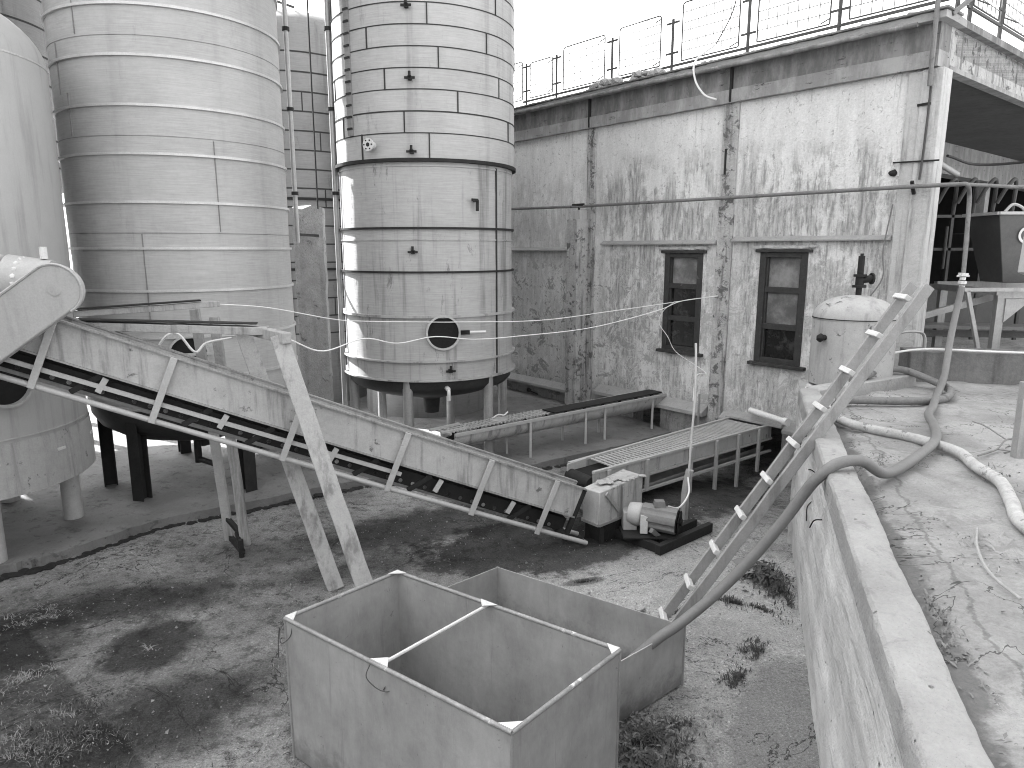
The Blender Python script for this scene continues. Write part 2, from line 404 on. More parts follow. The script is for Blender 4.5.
# ground sheet
def axis(a, b, step, far):
    xs = []; x = a
    while x <= b + 1e-6: xs.append(x); x += step
    d = step * 3; l = a; h = b
    while l > -far: l -= d; xs.insert(0, l); h += d; xs.append(h); d *= 1.7
    return xs
xs = axis(-7, 6, .10, 400); ys = axis(1.5, 14, .10, 400)
g = MB(); nx = len(xs)
vs = []
for y in ys:
    for x in xs:
        z = gh(x, y)
        if -8 < x < 7 and 1 < y < 15: z += .018 * noise.noise(V(x * 1.3, y * 1.3, 0)) + .006 * noise.noise(V(x * 6, y * 6, 3))
        vs.append((x, y, z - .004))
g.add(vs, [(j*nx+i, j*nx+i+1, (j+1)*nx+i+1, (j+1)*nx+i) for j in range(len(ys)-1) for i in range(nx-1)])
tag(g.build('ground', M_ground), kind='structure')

# slab under the tanks
edge = [(-9, 3.2), (-5.9, 6.1), (-5.25, 6.72), (-4.87, 7.06), (-4.24, 7.98), (-3.38, 8.59), (-2.41, 9.30), (-1.61, 9.61), (-.25, 9.86), (.9, 10.62), (1.94, 11.42), (2.9, 12.35)]
dense = crs([(x, y, 0) for x, y in edge], 10)
top = []
for i, p in enumerate(dense):
    j = .035 * noise.noise(V(i * .9, 1, 0)) + .02 * noise.noise(V(i * 3.1, 7, 0))
    top.append(V(p.x - j, p.y + j, .10 - .06 * (p.x > 1) * (p.x - 1) / 2))
ring = top + [V(0, 18, .10), V(-6, 24, .10), V(-20, 20, .10), V(-22, 4, .10)]
g = MB(); n = len(ring)
g.add(ring + [V(p.x, p.y, -.45) for p in ring], [tuple(range(n))] + [(i, (i+1) % n, n+(i+1) % n, n+i) for i in range(n)])
tag(g.build('tank_slab', M_slab, smooth=False), kind='structure')

g = MB()
for i, p in enumerate(top):
    if p.x < -7 or p.x > 2.4: continue
    q = top[min(i + 1, len(top) - 1)]
    for k in range(5):
        c_ = p.lerp(q, k / 5); c_ = V(c_.x + .03 + random.uniform(-.01, .05), c_.y - .03 - random.uniform(-.01, .05), gh(c_.x, c_.y))
        g.blob(c_, random.uniform(.015, .05), i * 5 + k, (1.4, 1.2, .55), n=1)
tag(g.build('dirt_line', M_dark), kind='stuff')

# ------------------------------------------------------------------ retaining wall and raised yard
Q = V(1.23, 1.86, 0); D = V(.3206, .9472, 0).normalized(); T = V(D.y, -D.x, 0); QROT = math.atan2(D.y, D.x)
def RW(s, t, z): return Q + D * s + T * t + V(0, 0, z)
rw = thing('retaining_wall', 'pale board-marked concrete retaining wall holding up the raised yard on the right', 'wall', tuple(RW(0, 0, 0)), QROT)
prof = [(.045, -.1), (.045, .25), (.02, .32), (.02, .62), (.035, .66), (.035, .98), (.008, 1.03), (.008, 1.30), (.02, 1.34), (.02, 1.58), (0.0, 1.63), (0, 1.785), (.014, 1.80), (.09, 1.803), (.185, 1.80), (.20, 1.79), (.20, 1.5)]
dp = []
for a, b in zip(prof[:-1], prof[1:]):
    k = max(1, int(math.dist(a, b) / .035))
    for i in range(k): dp.append((lerp(a[0], b[0], i / k), lerp(a[1], b[1], i / k)))
dp.append(prof[-1])
def strip(dp, s0, s1, ds, amp):
    g = MB(); vs = []; m = len(dp); ns = int((s1 - s0) / ds) + 1
    for i in range(ns):
        s = s0 + (s1 - s0) * i / (ns - 1)
        for (t, z) in dp:
            k = noise.noise(V(s * 1.2, z * 6, t * 5)) * amp + noise.noise(V(s * 9, z * 14, t * 12)) * amp * .5 + noise.noise(V(s * 26, z * 26, t * 26)) * amp * .3
            e = amp * 1.2 * max(0, noise.noise(V(s * 3.3, 5, 0))) if (abs(z - 1.79) < .03 and t < .03) else 0
            vs.append(RW(s, t - (k if t < .1 else -k) + e, z + (k * .5 if z > 1.7 else 0) - e))
    fs = [(i*m+j, i*m+j+1, (i+1)*m+j+1, (i+1)*m+j) for i in range(ns-1) for j in range(m-1)]
    fs += [tuple(range(m))[::-1], tuple((ns-1)*m+j for j in range(m))]
    return g.add(vs, fs)
strip([p for p in dp if p[1] <= 1.64 and p[0] < .1] + [(.1, 1.64), (.19, 1.6), (.19, -.1)], -2.4, 6.0, .04, .014).build('wall_face', M_ret, rw)
strip([(.0, 1.63)] + [p for p in dp if p[1] > 1.64] , -2.4, 6.02, .04, .010).build('coping', M_cope, rw)
P0 = RW(6.0, 0, 0); P1 = V(4.66, 10.55, 0)
g = MB(); g.beam(P0 + T * .1 + V(0, 0, .7), P1 + T * .1 + V(0, 0, .7), .2, 1.86); g.build('return_wall', M_ret, rw)
rm = MB()
for (s, t, z, d) in ((2.9, .0, 1.45, (-.05, .02, -.05)), (3.7, .0, 1.3, (-.06, -.09, -.08)), (4.6, 0, 1.62, (-.05, -.03, -.09)), (3.4, 0, 1.62, (-.04, .03, .02))):
    p = RW(s, t, z); rm.tube(crs([p, p + Vector(d) * .6 + V(-.02, 0, .02), p + Vector(d) * 1.4], 4), .005, 5)
rm.build('rebar_stub', M_dark, rw)

g = MB(); vs = []; ss = axis(-3, 9.4, .10, 3); ts = [.185 + .08 * i for i in range(60)]
d = .2; t = ts[-1]
while t < 60: t += d; ts.append(t); d *= 1.5
ss = [-40, -15, -6] + [-3 + .1 * i for i in range(150)] + [14, 18, 26, 40]
for s in ss:
    for t in ts:
        off = max(0, (s - 6.02)) * .07 if t < .6 and s < 10 else 0
        p = RW(s, t + off, 0)
        z = 1.655 + .012 * noise.noise(V(p.x, p.y, 0)) + .004 * noise.noise(V(p.x * 7, p.y * 7, 0))
        z -= .035 * max(0, 1 - (t - .185) / .30)                       # worn gutter by the coping
        z += .02 * (noise.noise(V(p.x * 2.1, p.y * 2.1, 4)) > .12)      # broken screed
        vs.append(V(p.x, p.y, z))
m = len(ts)
g.add(vs, [(i*m+j, i*m+j+1, (i+1)*m+j+1, (i+1)*m+j) for i in range(len(ss)-1) for j in range(m-1)])
tag(g.build('raised_yard', M_plat, loc=(0, 0, 0)), kind='structure')

k1 = MB(); k1.hexa([V(3.30,7.42,1.60),V(4.95,8.42,1.60),V(4.85,8.62,1.60),V(3.28,7.66,1.60)],[V(3.30,7.42,1.80),V(4.95,8.42,1.80),V(4.85,8.62,1.80),V(3.28,7.66,1.80)])
tag(k1.build('kerb', M_ledge, bevel=.012, loc=(3.3, 7.5, 1.65)), 'low concrete kerb in front of the small pressure vessel', 'kerb')
k2 = MB(); a, b = V(5.02, 8.72, 1.62), V(8.2, 8.10, 1.62); o = V(.1, .45, 0)
k2.hexa([a, b, b + o, a + o], [a + V(0, 0, .42), b + V(0, 0, .42), b + o + V(0, 0, .42), a + o + V(0, 0, .42)])
tag(k2.build('low_wall', M_lowwall, bevel=.015, loc=(5, 8.7, 1.65)), 'low stained concrete wall across the open end of the building', 'wall')
c = MB(); c.tube(crs([V(4.75, 8.70, 2.02), V(5.2, 8.66, 2.075), V(6.2, 8.47, 2.06), V(7.5, 8.2, 2.075)], 6), .014, 6)
tag(c.build('white_pipe', M_wire, loc=(5, 8.7, 2.0)), 'thin white pipe lying along the top of the low concrete wall', 'pipe')

# ------------------------------------------------------------------ building (local x = along wall, y = towards camera)
bd = thing('industrial_building', 'long single-storey building with peeling plaster wall, flat roof and one open end', 'building', tuple(C), BROT)
def lb(name, m, x0, x1, y0, y1, z0, z1, bevel=.008, parent=None):
    return MB().box(x0, x1, y0, y1, z0, z1).build(name, m, parent or bd, bevel=bevel, local=True)
WINS = [(3.45, 4.20, 1.50, 3.23), (1.57, 2.31, 1.50, 3.25)]
HOLES = WINS + [(1.75, 2.72, -.5, .50), (4.2, 4.85, -.5, .42)]
def walled(holes, x0, x1, z0, z1):
    g = MB(); X = sorted({x0, x1, *[h[0] for h in holes], *[h[1] for h in holes]}); Z = sorted({z0, z1, *[h[2] for h in holes], *[h[3] for h in holes]})
    X = [x for x in X if x0 <= x <= x1]; Z = [z for z in Z if z0 <= z <= z1]
    solid = lambda i, j: 0 <= i < len(X)-1 and 0 <= j < len(Z)-1 and not any(h[0]-1e-6 <= X[i] and X[i+1] <= h[1]+1e-6 and h[2]-1e-6 <= Z[j] and Z[j+1] <= h[3]+1e-6 for h in holes)
    for i in range(len(X)-1):
        for j in range(len(Z)-1):
            if not solid(i, j): continue
            a, b, c_, d_ = X[i], X[i+1], Z[j], Z[j+1]
            g.add([(a,0,c_),(b,0,c_),(b,0,d_),(a,0,d_)], [(0,1,2,3)]); g.add([(a,-.3,c_),(b,-.3,c_),(b,-.3,d_),(a,-.3,d_)], [(3,2,1,0)])
            if not solid(i-1, j): g.add([(a,0,c_),(a,0,d_),(a,-.3,d_),(a,-.3,c_)], [(0,1,2,3)])
            if not solid(i+1, j): g.add([(b,0,c_),(b,0,d_),(b,-.3,d_),(b,-.3,c_)], [(3,2,1,0)])
            if not solid(i, j-1): g.add([(a,0,c_),(b,0,c_),(b,-.3,c_),(a,-.3,c_)], [(0,1,2,3)])
            if not solid(i, j+1): g.add([(a,0,d_),(b,0,d_),(b,-.3,d_),(a,-.3,d_)], [(0,1,2,3)])
    return g
walled(HOLES, .0, 14, -.6, 5.6).build('wall', M_wall, bd, local=True, smooth=False)
# pilasters
lb('pilaster', M_pilaster, 2.86, 3.14, -.01, .05, -.6, 5.60)
lb('pilaster', M_pilaster, 5.98, 6.20, -.01, .05, -.6, 5.60)
lb('pilaster', M_pilaster, 9.1, 9.35, -.01, .05, -.6, 5.60)
lb('pier', M_pilaster, 6.12, 6.42, .05, .36, -.5, 3.88, bevel=.015)
lb('pier_cap', M_pilasterlt, 6.14, 6.34, .08, .28, 3.88, 4.06)
lb('corner_post', M_pilasterlt, -.10, .16, -.22, .07, -.5, 5.58, bevel=.012)
lb('corner_post', M_pilasterlt, .16, .34, -.01, .04, 1.0, 5.58, bevel=.01)
# ledges: thin sloped ribs of concrete
def ledge(x0, x1, z, p=.09, h=.05, m=M_ledge):
    g = MB(); g.hexa([V(x0, 0, z), V(x1, 0, z), V(x1, p, z), V(x0, p, z)], [V(x0, 0, z + h * 1.6), V(x1, 0, z + h * 1.6), V(x1, p, z + h * .55), V(x0, p, z + h * .55)])
    g.build('ledge', m, bd, bevel=.006, local=True)
ledge(.36, 2.84, 3.42); ledge(3.16, 5.76, 3.38); ledge(6.5, 9.08, 3.26); ledge(.36, 1.68, .42, .16, .1); ledge(2.7, 2.84, .42, .16, .1)
ledge(1.68, 2.7, .50, .18, .07); ledge(3.16, 5.76, .42, .2, .12); ledge(6.5, 9.08, .30, .16, .1)
# cornice: recessed frieze, lower band, top slab
def rough_box(x0, x1, y0, y1, z0, z1, amp=.012, step=.09, zs=3):
    g = MB(); nxn = max(2, int((x1 - x0) / step)); vs = []; pr = []
    for a, b in (((y0, z0), (y1, z0)), ((y1, z0), (y1, z1)), ((y1, z1), (y0, z1)), ((y0, z1), (y0, z0))):
        for i in range(zs): pr.append((lerp(a[0], b[0], i / zs), lerp(a[1], b[1], i / zs)))
    m = len(pr)
    for i in range(nxn + 1):
        x = lerp(x0, x1, i / nxn)
        for (y, z) in pr:
            k = noise.noise(V(x * 4, y * 9, z * 9)) * amp + noise.noise(V(x * 15, y * 15, z * 15)) * amp * .6
            vs.append(V(x, y + k, z + k))
    return g.add(vs, [(i*m+j, i*m+(j+1) % m, (i+1)*m+(j+1) % m, (i+1)*m+j) for i in range(nxn) for j in range(m)] + [tuple(range(m)), tuple(nxn*m+j for j in range(m))[::-1]])
rough_box(-.02, 14, -.3, .10, 5.60, 5.80, .006).build('cornice', M_cornice, bd, local=True)
rough_box(.0, 14, -.3, .06, 5.80, 6.14, .008).build('cornice', M_cornice, bd, local=True)
rough_box(-.10, 14, -.5, .20, 6.14, 6.23, .012).build('cornice', M_ledge, bd, local=True)
for u in (2.98, 6.1, 9.2): lb('cornice_joint', M_dark, u, u + .035, .0, .112, 5.61, 6.13, 0)
lb('eaves_board', M_cornice, -.13, 14, -.3, .24, 6.236, 6.262, .004)
g = MB()
for i in range(260):
    x = random.uniform(0, 9.5); g.blob((x, random.uniform(-.1, .2), 6.27), random.uniform(.015, .04), i, (1.6, 1.2, .7), n=1)
g.build('roof_grit', M_stone, bd, local=True)
# gutter pipe at the wall head
g = MB(); g.tube([V(.2, .27, 6.10), V(5.0, .27, 6.13), V(14, .27, 6.14)], .030, 10); g.build('gutter_pipe', M_cornice, bd, local=True)
# open bay: fascia beam, ceiling, cross beams, inner walls
rough_box(-.03, .12, -16, -.30, 5.60, 5.66, .004).build('fascia_edge', M_cornice, bd, local=True)
fb = rough_box(.0, .10, -16, -.30, 5.66, 6.14, .008); fb.build('fascia_beam', M_pilaster, bd, local=True)
rough_box(-.10, .30, -16, -.5, 6.14, 6.23, .01).build('cornice', M_cornice, bd, local=True)
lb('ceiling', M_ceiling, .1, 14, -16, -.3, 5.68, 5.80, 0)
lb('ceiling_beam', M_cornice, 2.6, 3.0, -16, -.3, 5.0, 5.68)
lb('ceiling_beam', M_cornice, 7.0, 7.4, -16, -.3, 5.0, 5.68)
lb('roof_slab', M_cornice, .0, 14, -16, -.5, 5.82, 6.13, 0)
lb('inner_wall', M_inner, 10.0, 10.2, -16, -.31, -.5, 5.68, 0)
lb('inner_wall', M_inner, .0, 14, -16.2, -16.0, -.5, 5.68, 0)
lb('inner_column', M_cornice, 2.65, 2.95, -6.3, -6.0, 1.6, 5.0)
lb('inner_column', M_cornice, 2.65, 2.95, -11.3, -11.0, 1.6, 5.0)
# windows
def window(x0, x1, z0, z1, panes, name='window'):
    fr = MB(); y0, y1 = -.10, .015; w = .075
    fr.box(x0 - .03, x0 + w, y0, y1, z0, z1); fr.box(x1 - w, x1 + .03, y0, y1, z0, z1)
    fr.box(x0 + w, x1 - w, y0, y1 - .003, z1 - w, z1); fr.box(x0 + w, x1 - w, y0, y1 - .003, z0, z0 + w)
    h = (z1 - z0) / 3
    for k in (1, 2): fr.box(x0 + w, x1 - w, y0, y1 - .02, z0 + h * k - .045, z0 + h * k + .045)
    for k in range(3):
        za, zb = z0 + h * k + (.075 if k == 0 else .045), z0 + h * (k + 1) - (.075 if k == 2 else .045)
        for a, b in ((x0 + w, x0 + w + .03), (x1 - w - .03, x1 - w)): fr.box(a, b, y0, y1 - .035, za, zb)
    wn = fr.build(name, M_frame, bd, bevel=.005, local=True)
    for k in range(3):
        MB().box(x0 + w, x1 - w, -.075, -.068, z0 + h * k + .04, z0 + h * (k + 1) - .04).build('pane', panes[k], wn, local=True)
    MB().box(x0 - .13, x1 + .10, -.02, .09, z0 - .055, z0 - .003).build('sill', M_frame, wn, bevel=.006, local=True)
    MB().box(x0 - .10, x1 + .10, -.01, .05, z1 + .003, z1 + .05).build('lintel', M_frame, wn, bevel=.006, local=True)
    return wn
window(*WINS[0], (M_glassd, M_glassd, M_glass))
window(*WINS[1], (M_glassd, M_glass, M_glass))
# wrinkled strip of plaster patched round the windows
for (x0, x1, z0, z1) in WINS:
    g = MB()
    for k in range(40):
        t = k / 39
        g.blob(V(lerp(x0 - .1, x1 + .12, t), .02, z1 + .085 + .02 * noise.noise(V(t * 5, x0, 0))), .045, k, (1.2, .6, .8), n=1)
    g.build('plaster_patch', M_pilasterlt, bd, local=True)
# conduit and clamps on the corner
g = MB(); g.tube(crs([W(.03, 6.5, .20), W(.03, 5.4, .10), W(.04, 4.6, .09), W(.05, 4.2, .10)], 5), .016, 6); g.build('conduit', M_rail, bd)
for p_, q_, t_ in ((W(.42, 4.45, .06), W(-.16, 4.43, .09), .02), (W(.18, 5.15, .06), W(.02, 5.15, .09), .03)): MB().beam(p_, q_, t_, t_).build('bracket', M_dark, bd)
g = MB(); g.blob(W(.42, 4.32, .02), .06, 2, (1, .5, .8)); g.build('wall_socket', M_dark, bd)
g = MB(); g.blob(W(7.9, .15, .05), .05, 3, (1, .5, 1)); g.beam(W(7.9, .15, .05), W(7.6, .1, .05), .02, .02); g.build('tap', M_dark, bd)
g = MB(); g.beam(W(3.05, 4.9, .06), W(3.05, 4.5, .06), .03, .02); g.build('wall_cleat', M_dark, bd)

# wall pipe with downpipe and hose joint
wp = thing('wall_pipe', 'long thin pipe carried across the plaster wall and bent down at the open bay', 'pipe', tuple(W(3, 4.1, .2)))
g = MB(); g.tube([W(11, 4.22, .30), W(6.25, 4.13, .20), W(2.9, 4.12, .16), W(0, 4.11, .2), W(-.5, 4.10, .22)], .028, 10); g.build('pipe_run', M_pipe, wp)
g = MB(); g.tube(crs([W(-.46, 4.10, .22), W(-.56, 4.09, .22), V(5.88, 9.30, 4.0), V(5.85, 9.22, 3.7), V(5.80, 9.10, 2.98)], 6), .027, 10); g.build('downpipe', M_pipe, wp)
g = MB(); g.tube([W(-.5, 4.10, .22), W(-1.4, 4.02, -.6), W(-2.3, 3.94, -1.5)], .022, 8); g.build('branch_pipe', M_pipe, wp)
g = MB(); g.beam(W(6.42, 4.16, .2), W(6.12, 4.16, .2), .05, .05); g.beam(W(6.25, 4.05, .2), W(6.25, 4.13, .2), .04, .04); g.beam(W(.1, 4.02, .1), W(.1, 4.18, .2), .04, .03); g.build('pipe_clamp', M_dark, wp)
g = MB(); a = V(5.80, 9.10, 2.98)
for dz, r in ((.0, .06), (-.05, .036), (-.10, .05), (-.16, .034)): g.tube([a + V(0, 0, dz + .02), a + V(-.003, 0, dz - .02)], r, 8)
g.tube([a + V(-.08, 0, -.02), a + V(.08, 0, -.02)], .012, 6); g.build('coupling', M_gusset, wp)

# short pale plastic pipe on the wall foot
g = MB(); g.tube([W(2.25, .70, .16), W(1.55, .66, .30)], .05, 12); g.tube([W(1.58, .66, .29), W(1.50, .66, .31)], .065, 12)
tag(g.build('plastic_pipe', M_pvc, loc=tuple(W(1.9, .65, .2))), 'short white plastic pipe jutting from the wall foot above the low grille conveyor', 'pipe')
# loose cable down the corner
g = MB(); g.tube(crs([W(.36, 3.9, .08), W(.42, 3.3, .1), W(.40, 2.9, .09), W(.62, 2.5, .1), W(.72, 2.1, .12), W(.7, 1.9, .2)], 6), .010, 6)
tag(g.build('loose_cable', M_pipe, loc=tuple(W(.4, 2, .1))), 'thin cable hanging down the plaster wall beside the corner post', 'cable')

# ------------------------------------------------------------------ roof railing
def railing(name, label, org, ux, posts, panels, ztop, flip=1):
    base = W(*org)
    rl = thing(name, label, 'railing', tuple(base))
    def q(s, z, n=0): return base + ux * s + V(0, 0, z)
    b = MB(); b.beam(q(posts[0] - .1, .17), q(posts[-1] + .1, .17), .03, .035); b.build('bottom_rail', M_rail, rl)
    for i, s in enumerate(posts):
        p = MB(); p.beam(q(s, -.02), q(s, ztop + .0), .04, .04)
        w = .13
        for z in (.38, ztop - .06): p.beam(q(s - w, z), q(s + w, z + .0), .02, .03)
        p.build('post', M_rail, rl)
    for (a, c_, hh) in panels:
        f = MB(); r = .012; rc = .05
        loop = []
        for (cx, cz, a0) in ((c_ - rc, hh - rc, 0), (a + rc, hh - rc, 90), (a + .02, .22 + .02, 180), (c_ - .02, .22 + .02, 270)):
            rad = rc if cz > .5 else .02
            for k in range(4):
                t = R(a0 + 30 * k); loop.append(q(cx + rad * math.cos(t), cz + rad * math.sin(t)))
        loop.append(loop[0]); f.tube(loop, r, 5, False)
        fo = f.build('mesh_panel', M_rail, rl)
        wv = MB(); nn = max(3, int((c_ - a) / .15))
        for i in range(1, nn): s = lerp(a, c_, i / nn); wv.beam(q(s, .22), q(s + .02 * random.uniform(-1, 1), hh), .0095, .0095)
        for i in range(1, 6):
            z = lerp(.22, hh, i / 6); wv.beam(q(a, z), q(c_, z + .02 * random.uniform(-1, 1)), .0095, .0095)
        wv.build('wire_grid', M_mesh, fo)
        e = MB(); e.beam(q(a, hh - .06), q(a + .22, hh - .10) + V(.05, -.1, 0), .014, .014); e.beam(q(a, .30), q(a + .25, .24) + V(.05, -.12, 0), .014, .014)
        e.build('bent_rod', M_rail, fo)
    return rl
railing('roof_railing', 'rusty roof-edge railing with wire mesh panels along the long wall', (.0, 6.26, -.12), U, [-.1, 1.42, 2.88, 4.36, 5.76, 7.28, 8.22],
        [(.08, 1.28, 1.12), (1.56, 2.72, 1.12), (3.05, 4.16, 1.14), (4.62, 5.58, 1.05), (5.95, 7.08, 1.02), (7.40, 8.10, .92), (8.35, 9.2, 1.0)], .93)
railing('roof_railing', 'roof-edge railing with wire mesh panels above the open bay at the top right', (-.05, 6.26, -.6), -N, [.1, 1.3, 2.5, 3.7, 4.9],
        [(.2, 1.2, 1.05), (1.4, 2.4, 1.05), (2.6, 3.6, 1.05), (3.8, 4.8, 1.05)], .93)
g = MB(); g.beam(W(-.1, 6.2, .02), W(-.5, 6.9, -.8), .05, .05); 
tag(g.build('prop_pipe', M_pipe, loc=tuple(W(-.1, 6.2, 0))), 'slanting pipe propped on the roof corner above the post', 'pipe')
g = MB(); g.tube([W(.02, 5.35, .17), W(.0, 6.3, .24), W(-.04, 7.4, .24)], .03, 8)
tag(g.build('roof_post', M_pipe, loc=tuple(W(-.08, 6.24, 0))), 'upright pipe post standing on the roof corner', 'post')
for i, (u, lab) in enumerate(((5.75, 'lumpy pale rubble heap on the roof edge, nearest the tall tank'), (4.75, 'pale rubble heap on the roof edge above the narrow window'))):
    g = MB()
    for k in range(14): g.blob(W(u + random.uniform(-.38, .38), 6.30 + random.uniform(0, .07), random.uniform(.02, .16)), random.uniform(.05, .11), k + i * 20, (1.3, 1, .8), n=1)
    tag(g.build('rubble_heap', M_stone, loc=tuple(W(u, 6.26, 0))), lab, 'rubble', 'rubble heaps on the roof edge')
g = MB(); g.tube(crs([W(3.35, 6.55, .05), W(3.55, 6.30, .30), W(3.52, 6.0, .33), W(3.35, 5.75, .30), W(3.15, 5.65, .25)], 6), .016, 6)
tag(g.build('hanging_cable', M_wire, loc=tuple(W(3.5, 6.2, .2))), 'pale cable drooping over the roof edge above the wall', 'cable')
g = MB(); g.tube(crs([W(3.35, 6.55, .05), W(3.1, 7.0, .0), W(3.0, 7.5, .0)], 6), .010, 5)
tag(g.build('hanging_cable', M_rail, loc=tuple(W(3.3, 6.6, 0))), 'thin cable curling up from the roof edge to the railing', 'cable')

# ------------------------------------------------------------------ tanks
def hoop(c, r, z, w, h, m, parent, name='hoop', a0=0, a1=2 * PI):
    g = MB(); g.lathe(c, [(r - .01, z - h / 2), (r + w, z - h / 2), (r + w, z + h / 2), (r - .01, z + h / 2)], 96, a0, a1)
    return g.build(name, m, parent)
JIT = {}
def seamv(g, c, r, ang, z0, z1, w=.012, p=.004):
    if c in JIT: p += .009
    d = V(math.sin(ang), math.cos(ang), 0); t = V(d.y, -d.x, 0); cc = V(c[0], c[1], 0) + d * (r - .01)
    g.hexa([cc - t * w + V(0,0,z0), cc + t * w + V(0,0,z0), cc + t * w + d * (.01 + p) + V(0,0,z0), cc - t * w + d * (.01 + p) + V(0,0,z0)],
           [cc - t * w + V(0,0,z1), cc + t * w + V(0,0,z1), cc + t * w + d * (.01 + p) + V(0,0,z1), cc - t * w + d * (.01 + p) + V(0,0,z1)])
def seamh(g, c, r, z, a0=0, a1=2 * PI, h=.009, p=.004):
    if c in JIT: p += .002
    g.lathe(c, [(r - .01, z - h), (r + p, z - h), (r + p, z + h), (r - .01, z + h)], 150, a0, a1, jit=JIT.get(c))
def facing(c): return math.atan2(-c[0], -c[1])     # angle (from +Y, clockwise) of the side turned to the camera
def ang(c, phi): return facing(c) - phi            # phi positive to the picture's right

def hatch(c, r, phi, z, rr, parent, m_rim, depth=.05):
    a = ang(c, phi); d = V(math.sin(a), math.cos(a), 0); t = V(d.y, -d.x, 0); o = V(c[0], c[1], z) + d * (r + .0)
    def circ(rad, off, n=40): return [o + d * off + t * rad * math.cos(2*PI*k/n) + V(0, 0, rad * math.sin(2*PI*k/n)) for k in range(n)]
    g = MB(); n = 40
    vs = circ(rr * 1.12, -.06) + circ(rr * 1.12, depth) + circ(rr, depth) + circ(rr, -.03)
    g.add(vs, [(j*n+k, j*n+(k+1) % n, (j+1)*n+(k+1) % n, (j+1)*n+k) for j in range(3) for k in range(n)])
    ho = g.build('manhole', m_rim, parent)
    g = MB(); g.add(circ(rr, .012), [tuple(range(n))]); g.build('opening', M_rubber, ho)
    return o, d, t, ho

# left painted tank
c1 = (-6.24, 7.55); r1 = 1.31
t1 = thing('storage_tank', 'pale painted domed tank with a dark manhole at the left edge of the yard', 'tank', (c1[0], c1[1], .08), group='storage tanks')
g = MB(); dome = [(r1, 1.35), (r1, 5.2)] + [(r1 * math.cos(R(a)), 5.2 + .75 * math.sin(R(a))) for a in range(6, 91, 6)]
g.lathe(c1, dome, 96); g.build('shell', M_tank1, t1)
g = MB(); g.lathe(c1, [(r1 + .012, 1.36), (r1 + .03, 1.15), (r1 + .03, .80), (r1 + .0, .80), (.2, .62)], 96); g.build('skirt', M_skirt, t1)
g = MB(); seamh(g, c1, r1, 5.2); seamh(g, c1, r1, 2.95, h=.005); seamh(g, c1, r1, 1.40, h=.006, p=.008)
a = ang(c1, R(8)); seamv(g, c1, r1, a, 1.4, 2.95, .005); a = ang(c1, R(22)); seamv(g, c1, r1, a, 2.95, 5.2, .005)
g.build('weld_seam', M_hoop, t1)
for k in range(12):
    a = R(30 * k + 8); d = V(math.sin(a), math.cos(a), 0); p = V(c1[0], c1[1], 1.17) + d * (r1 + .03)
    MB().beam(p - V(d.y, -d.x, 0) * .05, p + V(d.y, -d.x, 0) * .05, .02, .03).build('skirt_lug', M_gusset, t1)
for a in (-62, 10, 82, 154, 226):
    a = ang(c1, R(a)); p = V(c1[0] + 1.12 * math.sin(a), c1[1] + 1.12 * math.cos(a), 0)
    if abs(a - ang(c1, R(82))) < .01: p = V(-5.33, 8.06, 0)
    MB().tube([p + V(0, 0, .06), p + V(0, 0, 1.0)], .105, 20).build('leg', M_light, t1)
hatch(c1, r1, R(21), 1.98, .22, t1, M_tank1, .08)

# big ringed steel tank
c2 = (-4.52, 9.90); r2 = 1.37; JIT[c2] = .009
t2 = thing('storage_tank', 'wide ringed steel tank on dark H-beam legs, behind the sloping conveyor', 'tank', (c2[0], c2[1], .08), group='storage tanks')
g = MB(); zs = [1.30 + .2 * i for i in range(61)]
g.lathe(c2, [(r2, z) for z in zs] + [(r2 * .9, 13.7), (r2 * .5, 14.1), (0.01, 14.3)], 160, jit=.009); g.build('shell', M_t2, t2)
g = MB(); g.lathe(c2, [(r2 - .004, 1.34), (r2 * .985, 1.16), (r2 * .92, 1.0), (r2 * .75, .84), (r2 * .45, .72), (.12, .66), (.12, .5), (.01, .5)], 96); g.build('bottom_head', M_under, t2)
for z in (1.33, 1.71, 2.23, 2.80, 3.31, 3.85, 4.40, 4.94, 5.48, 6.02, 6.56, 7.10): hoop(c2, r2, z, .028, .030, M_hoop, t2)
g = MB()
for z in (3.49, 4.60, 5.69): seamh(g, c2, r2, z, h=.004, p=.002)
for (px, z0, z1) in ((-45, 5.72, 6.6), (-62, 5.10, 5.67), (-55, 4.62, 5.10), (17, 3.51, 4.58), (-20, 2.3, 3.48), (28, 1.5, 2.25)): seamv(g, c2, r2, ang(c2, R(px)), z0, z1, .004, .002)
g.build('weld_seam', M_t4, t2)
for (x, y) in ((-4.83, 8.60), (-5.62, 9.22), (-3.50, 8.98), (-3.3, 10.3), (-4.1, 11.1), (-5.3, 10.9)):
    d = (V(x, y, 0) - V(c2[0], c2[1], 0)).normalized(); t = V(d.y, -d.x, 0)
    p = V(x, y, 0) - d * .08; h = MB()
    for s in (-1, 1): h.beam(p + d * .075 * s + V(0, 0, .08), p + d * .075 * s + V(0, 0, 1.42), .16, .014, up=d)
    h.beam(p + V(0, 0, .08), p + V(0, 0, 1.42), .014, .136, up=d)
    h.build('leg', M_dark, t2)
o, d, t, ho = hatch(c2, r2, R(-3), 2.02, .21, t2, M_light)
MB().beam(o + d * .06 - t * .3, o + d * .06 + t * .3, .03, .03).build('clamp_bar', M_light, ho)
g = MB(); g.tube([V(c2[0]+.1, c2[1]-.4, .75), V(c2[0]+.1, c2[1]-.4, .35)], .05, 10); g.tube([V(c2[0]+.1, c2[1]-.4, .4), V(c2[0]+.5, c2[1]-.7, .4)], .04, 10); g.build('drain_pipe', M_dark, t2)

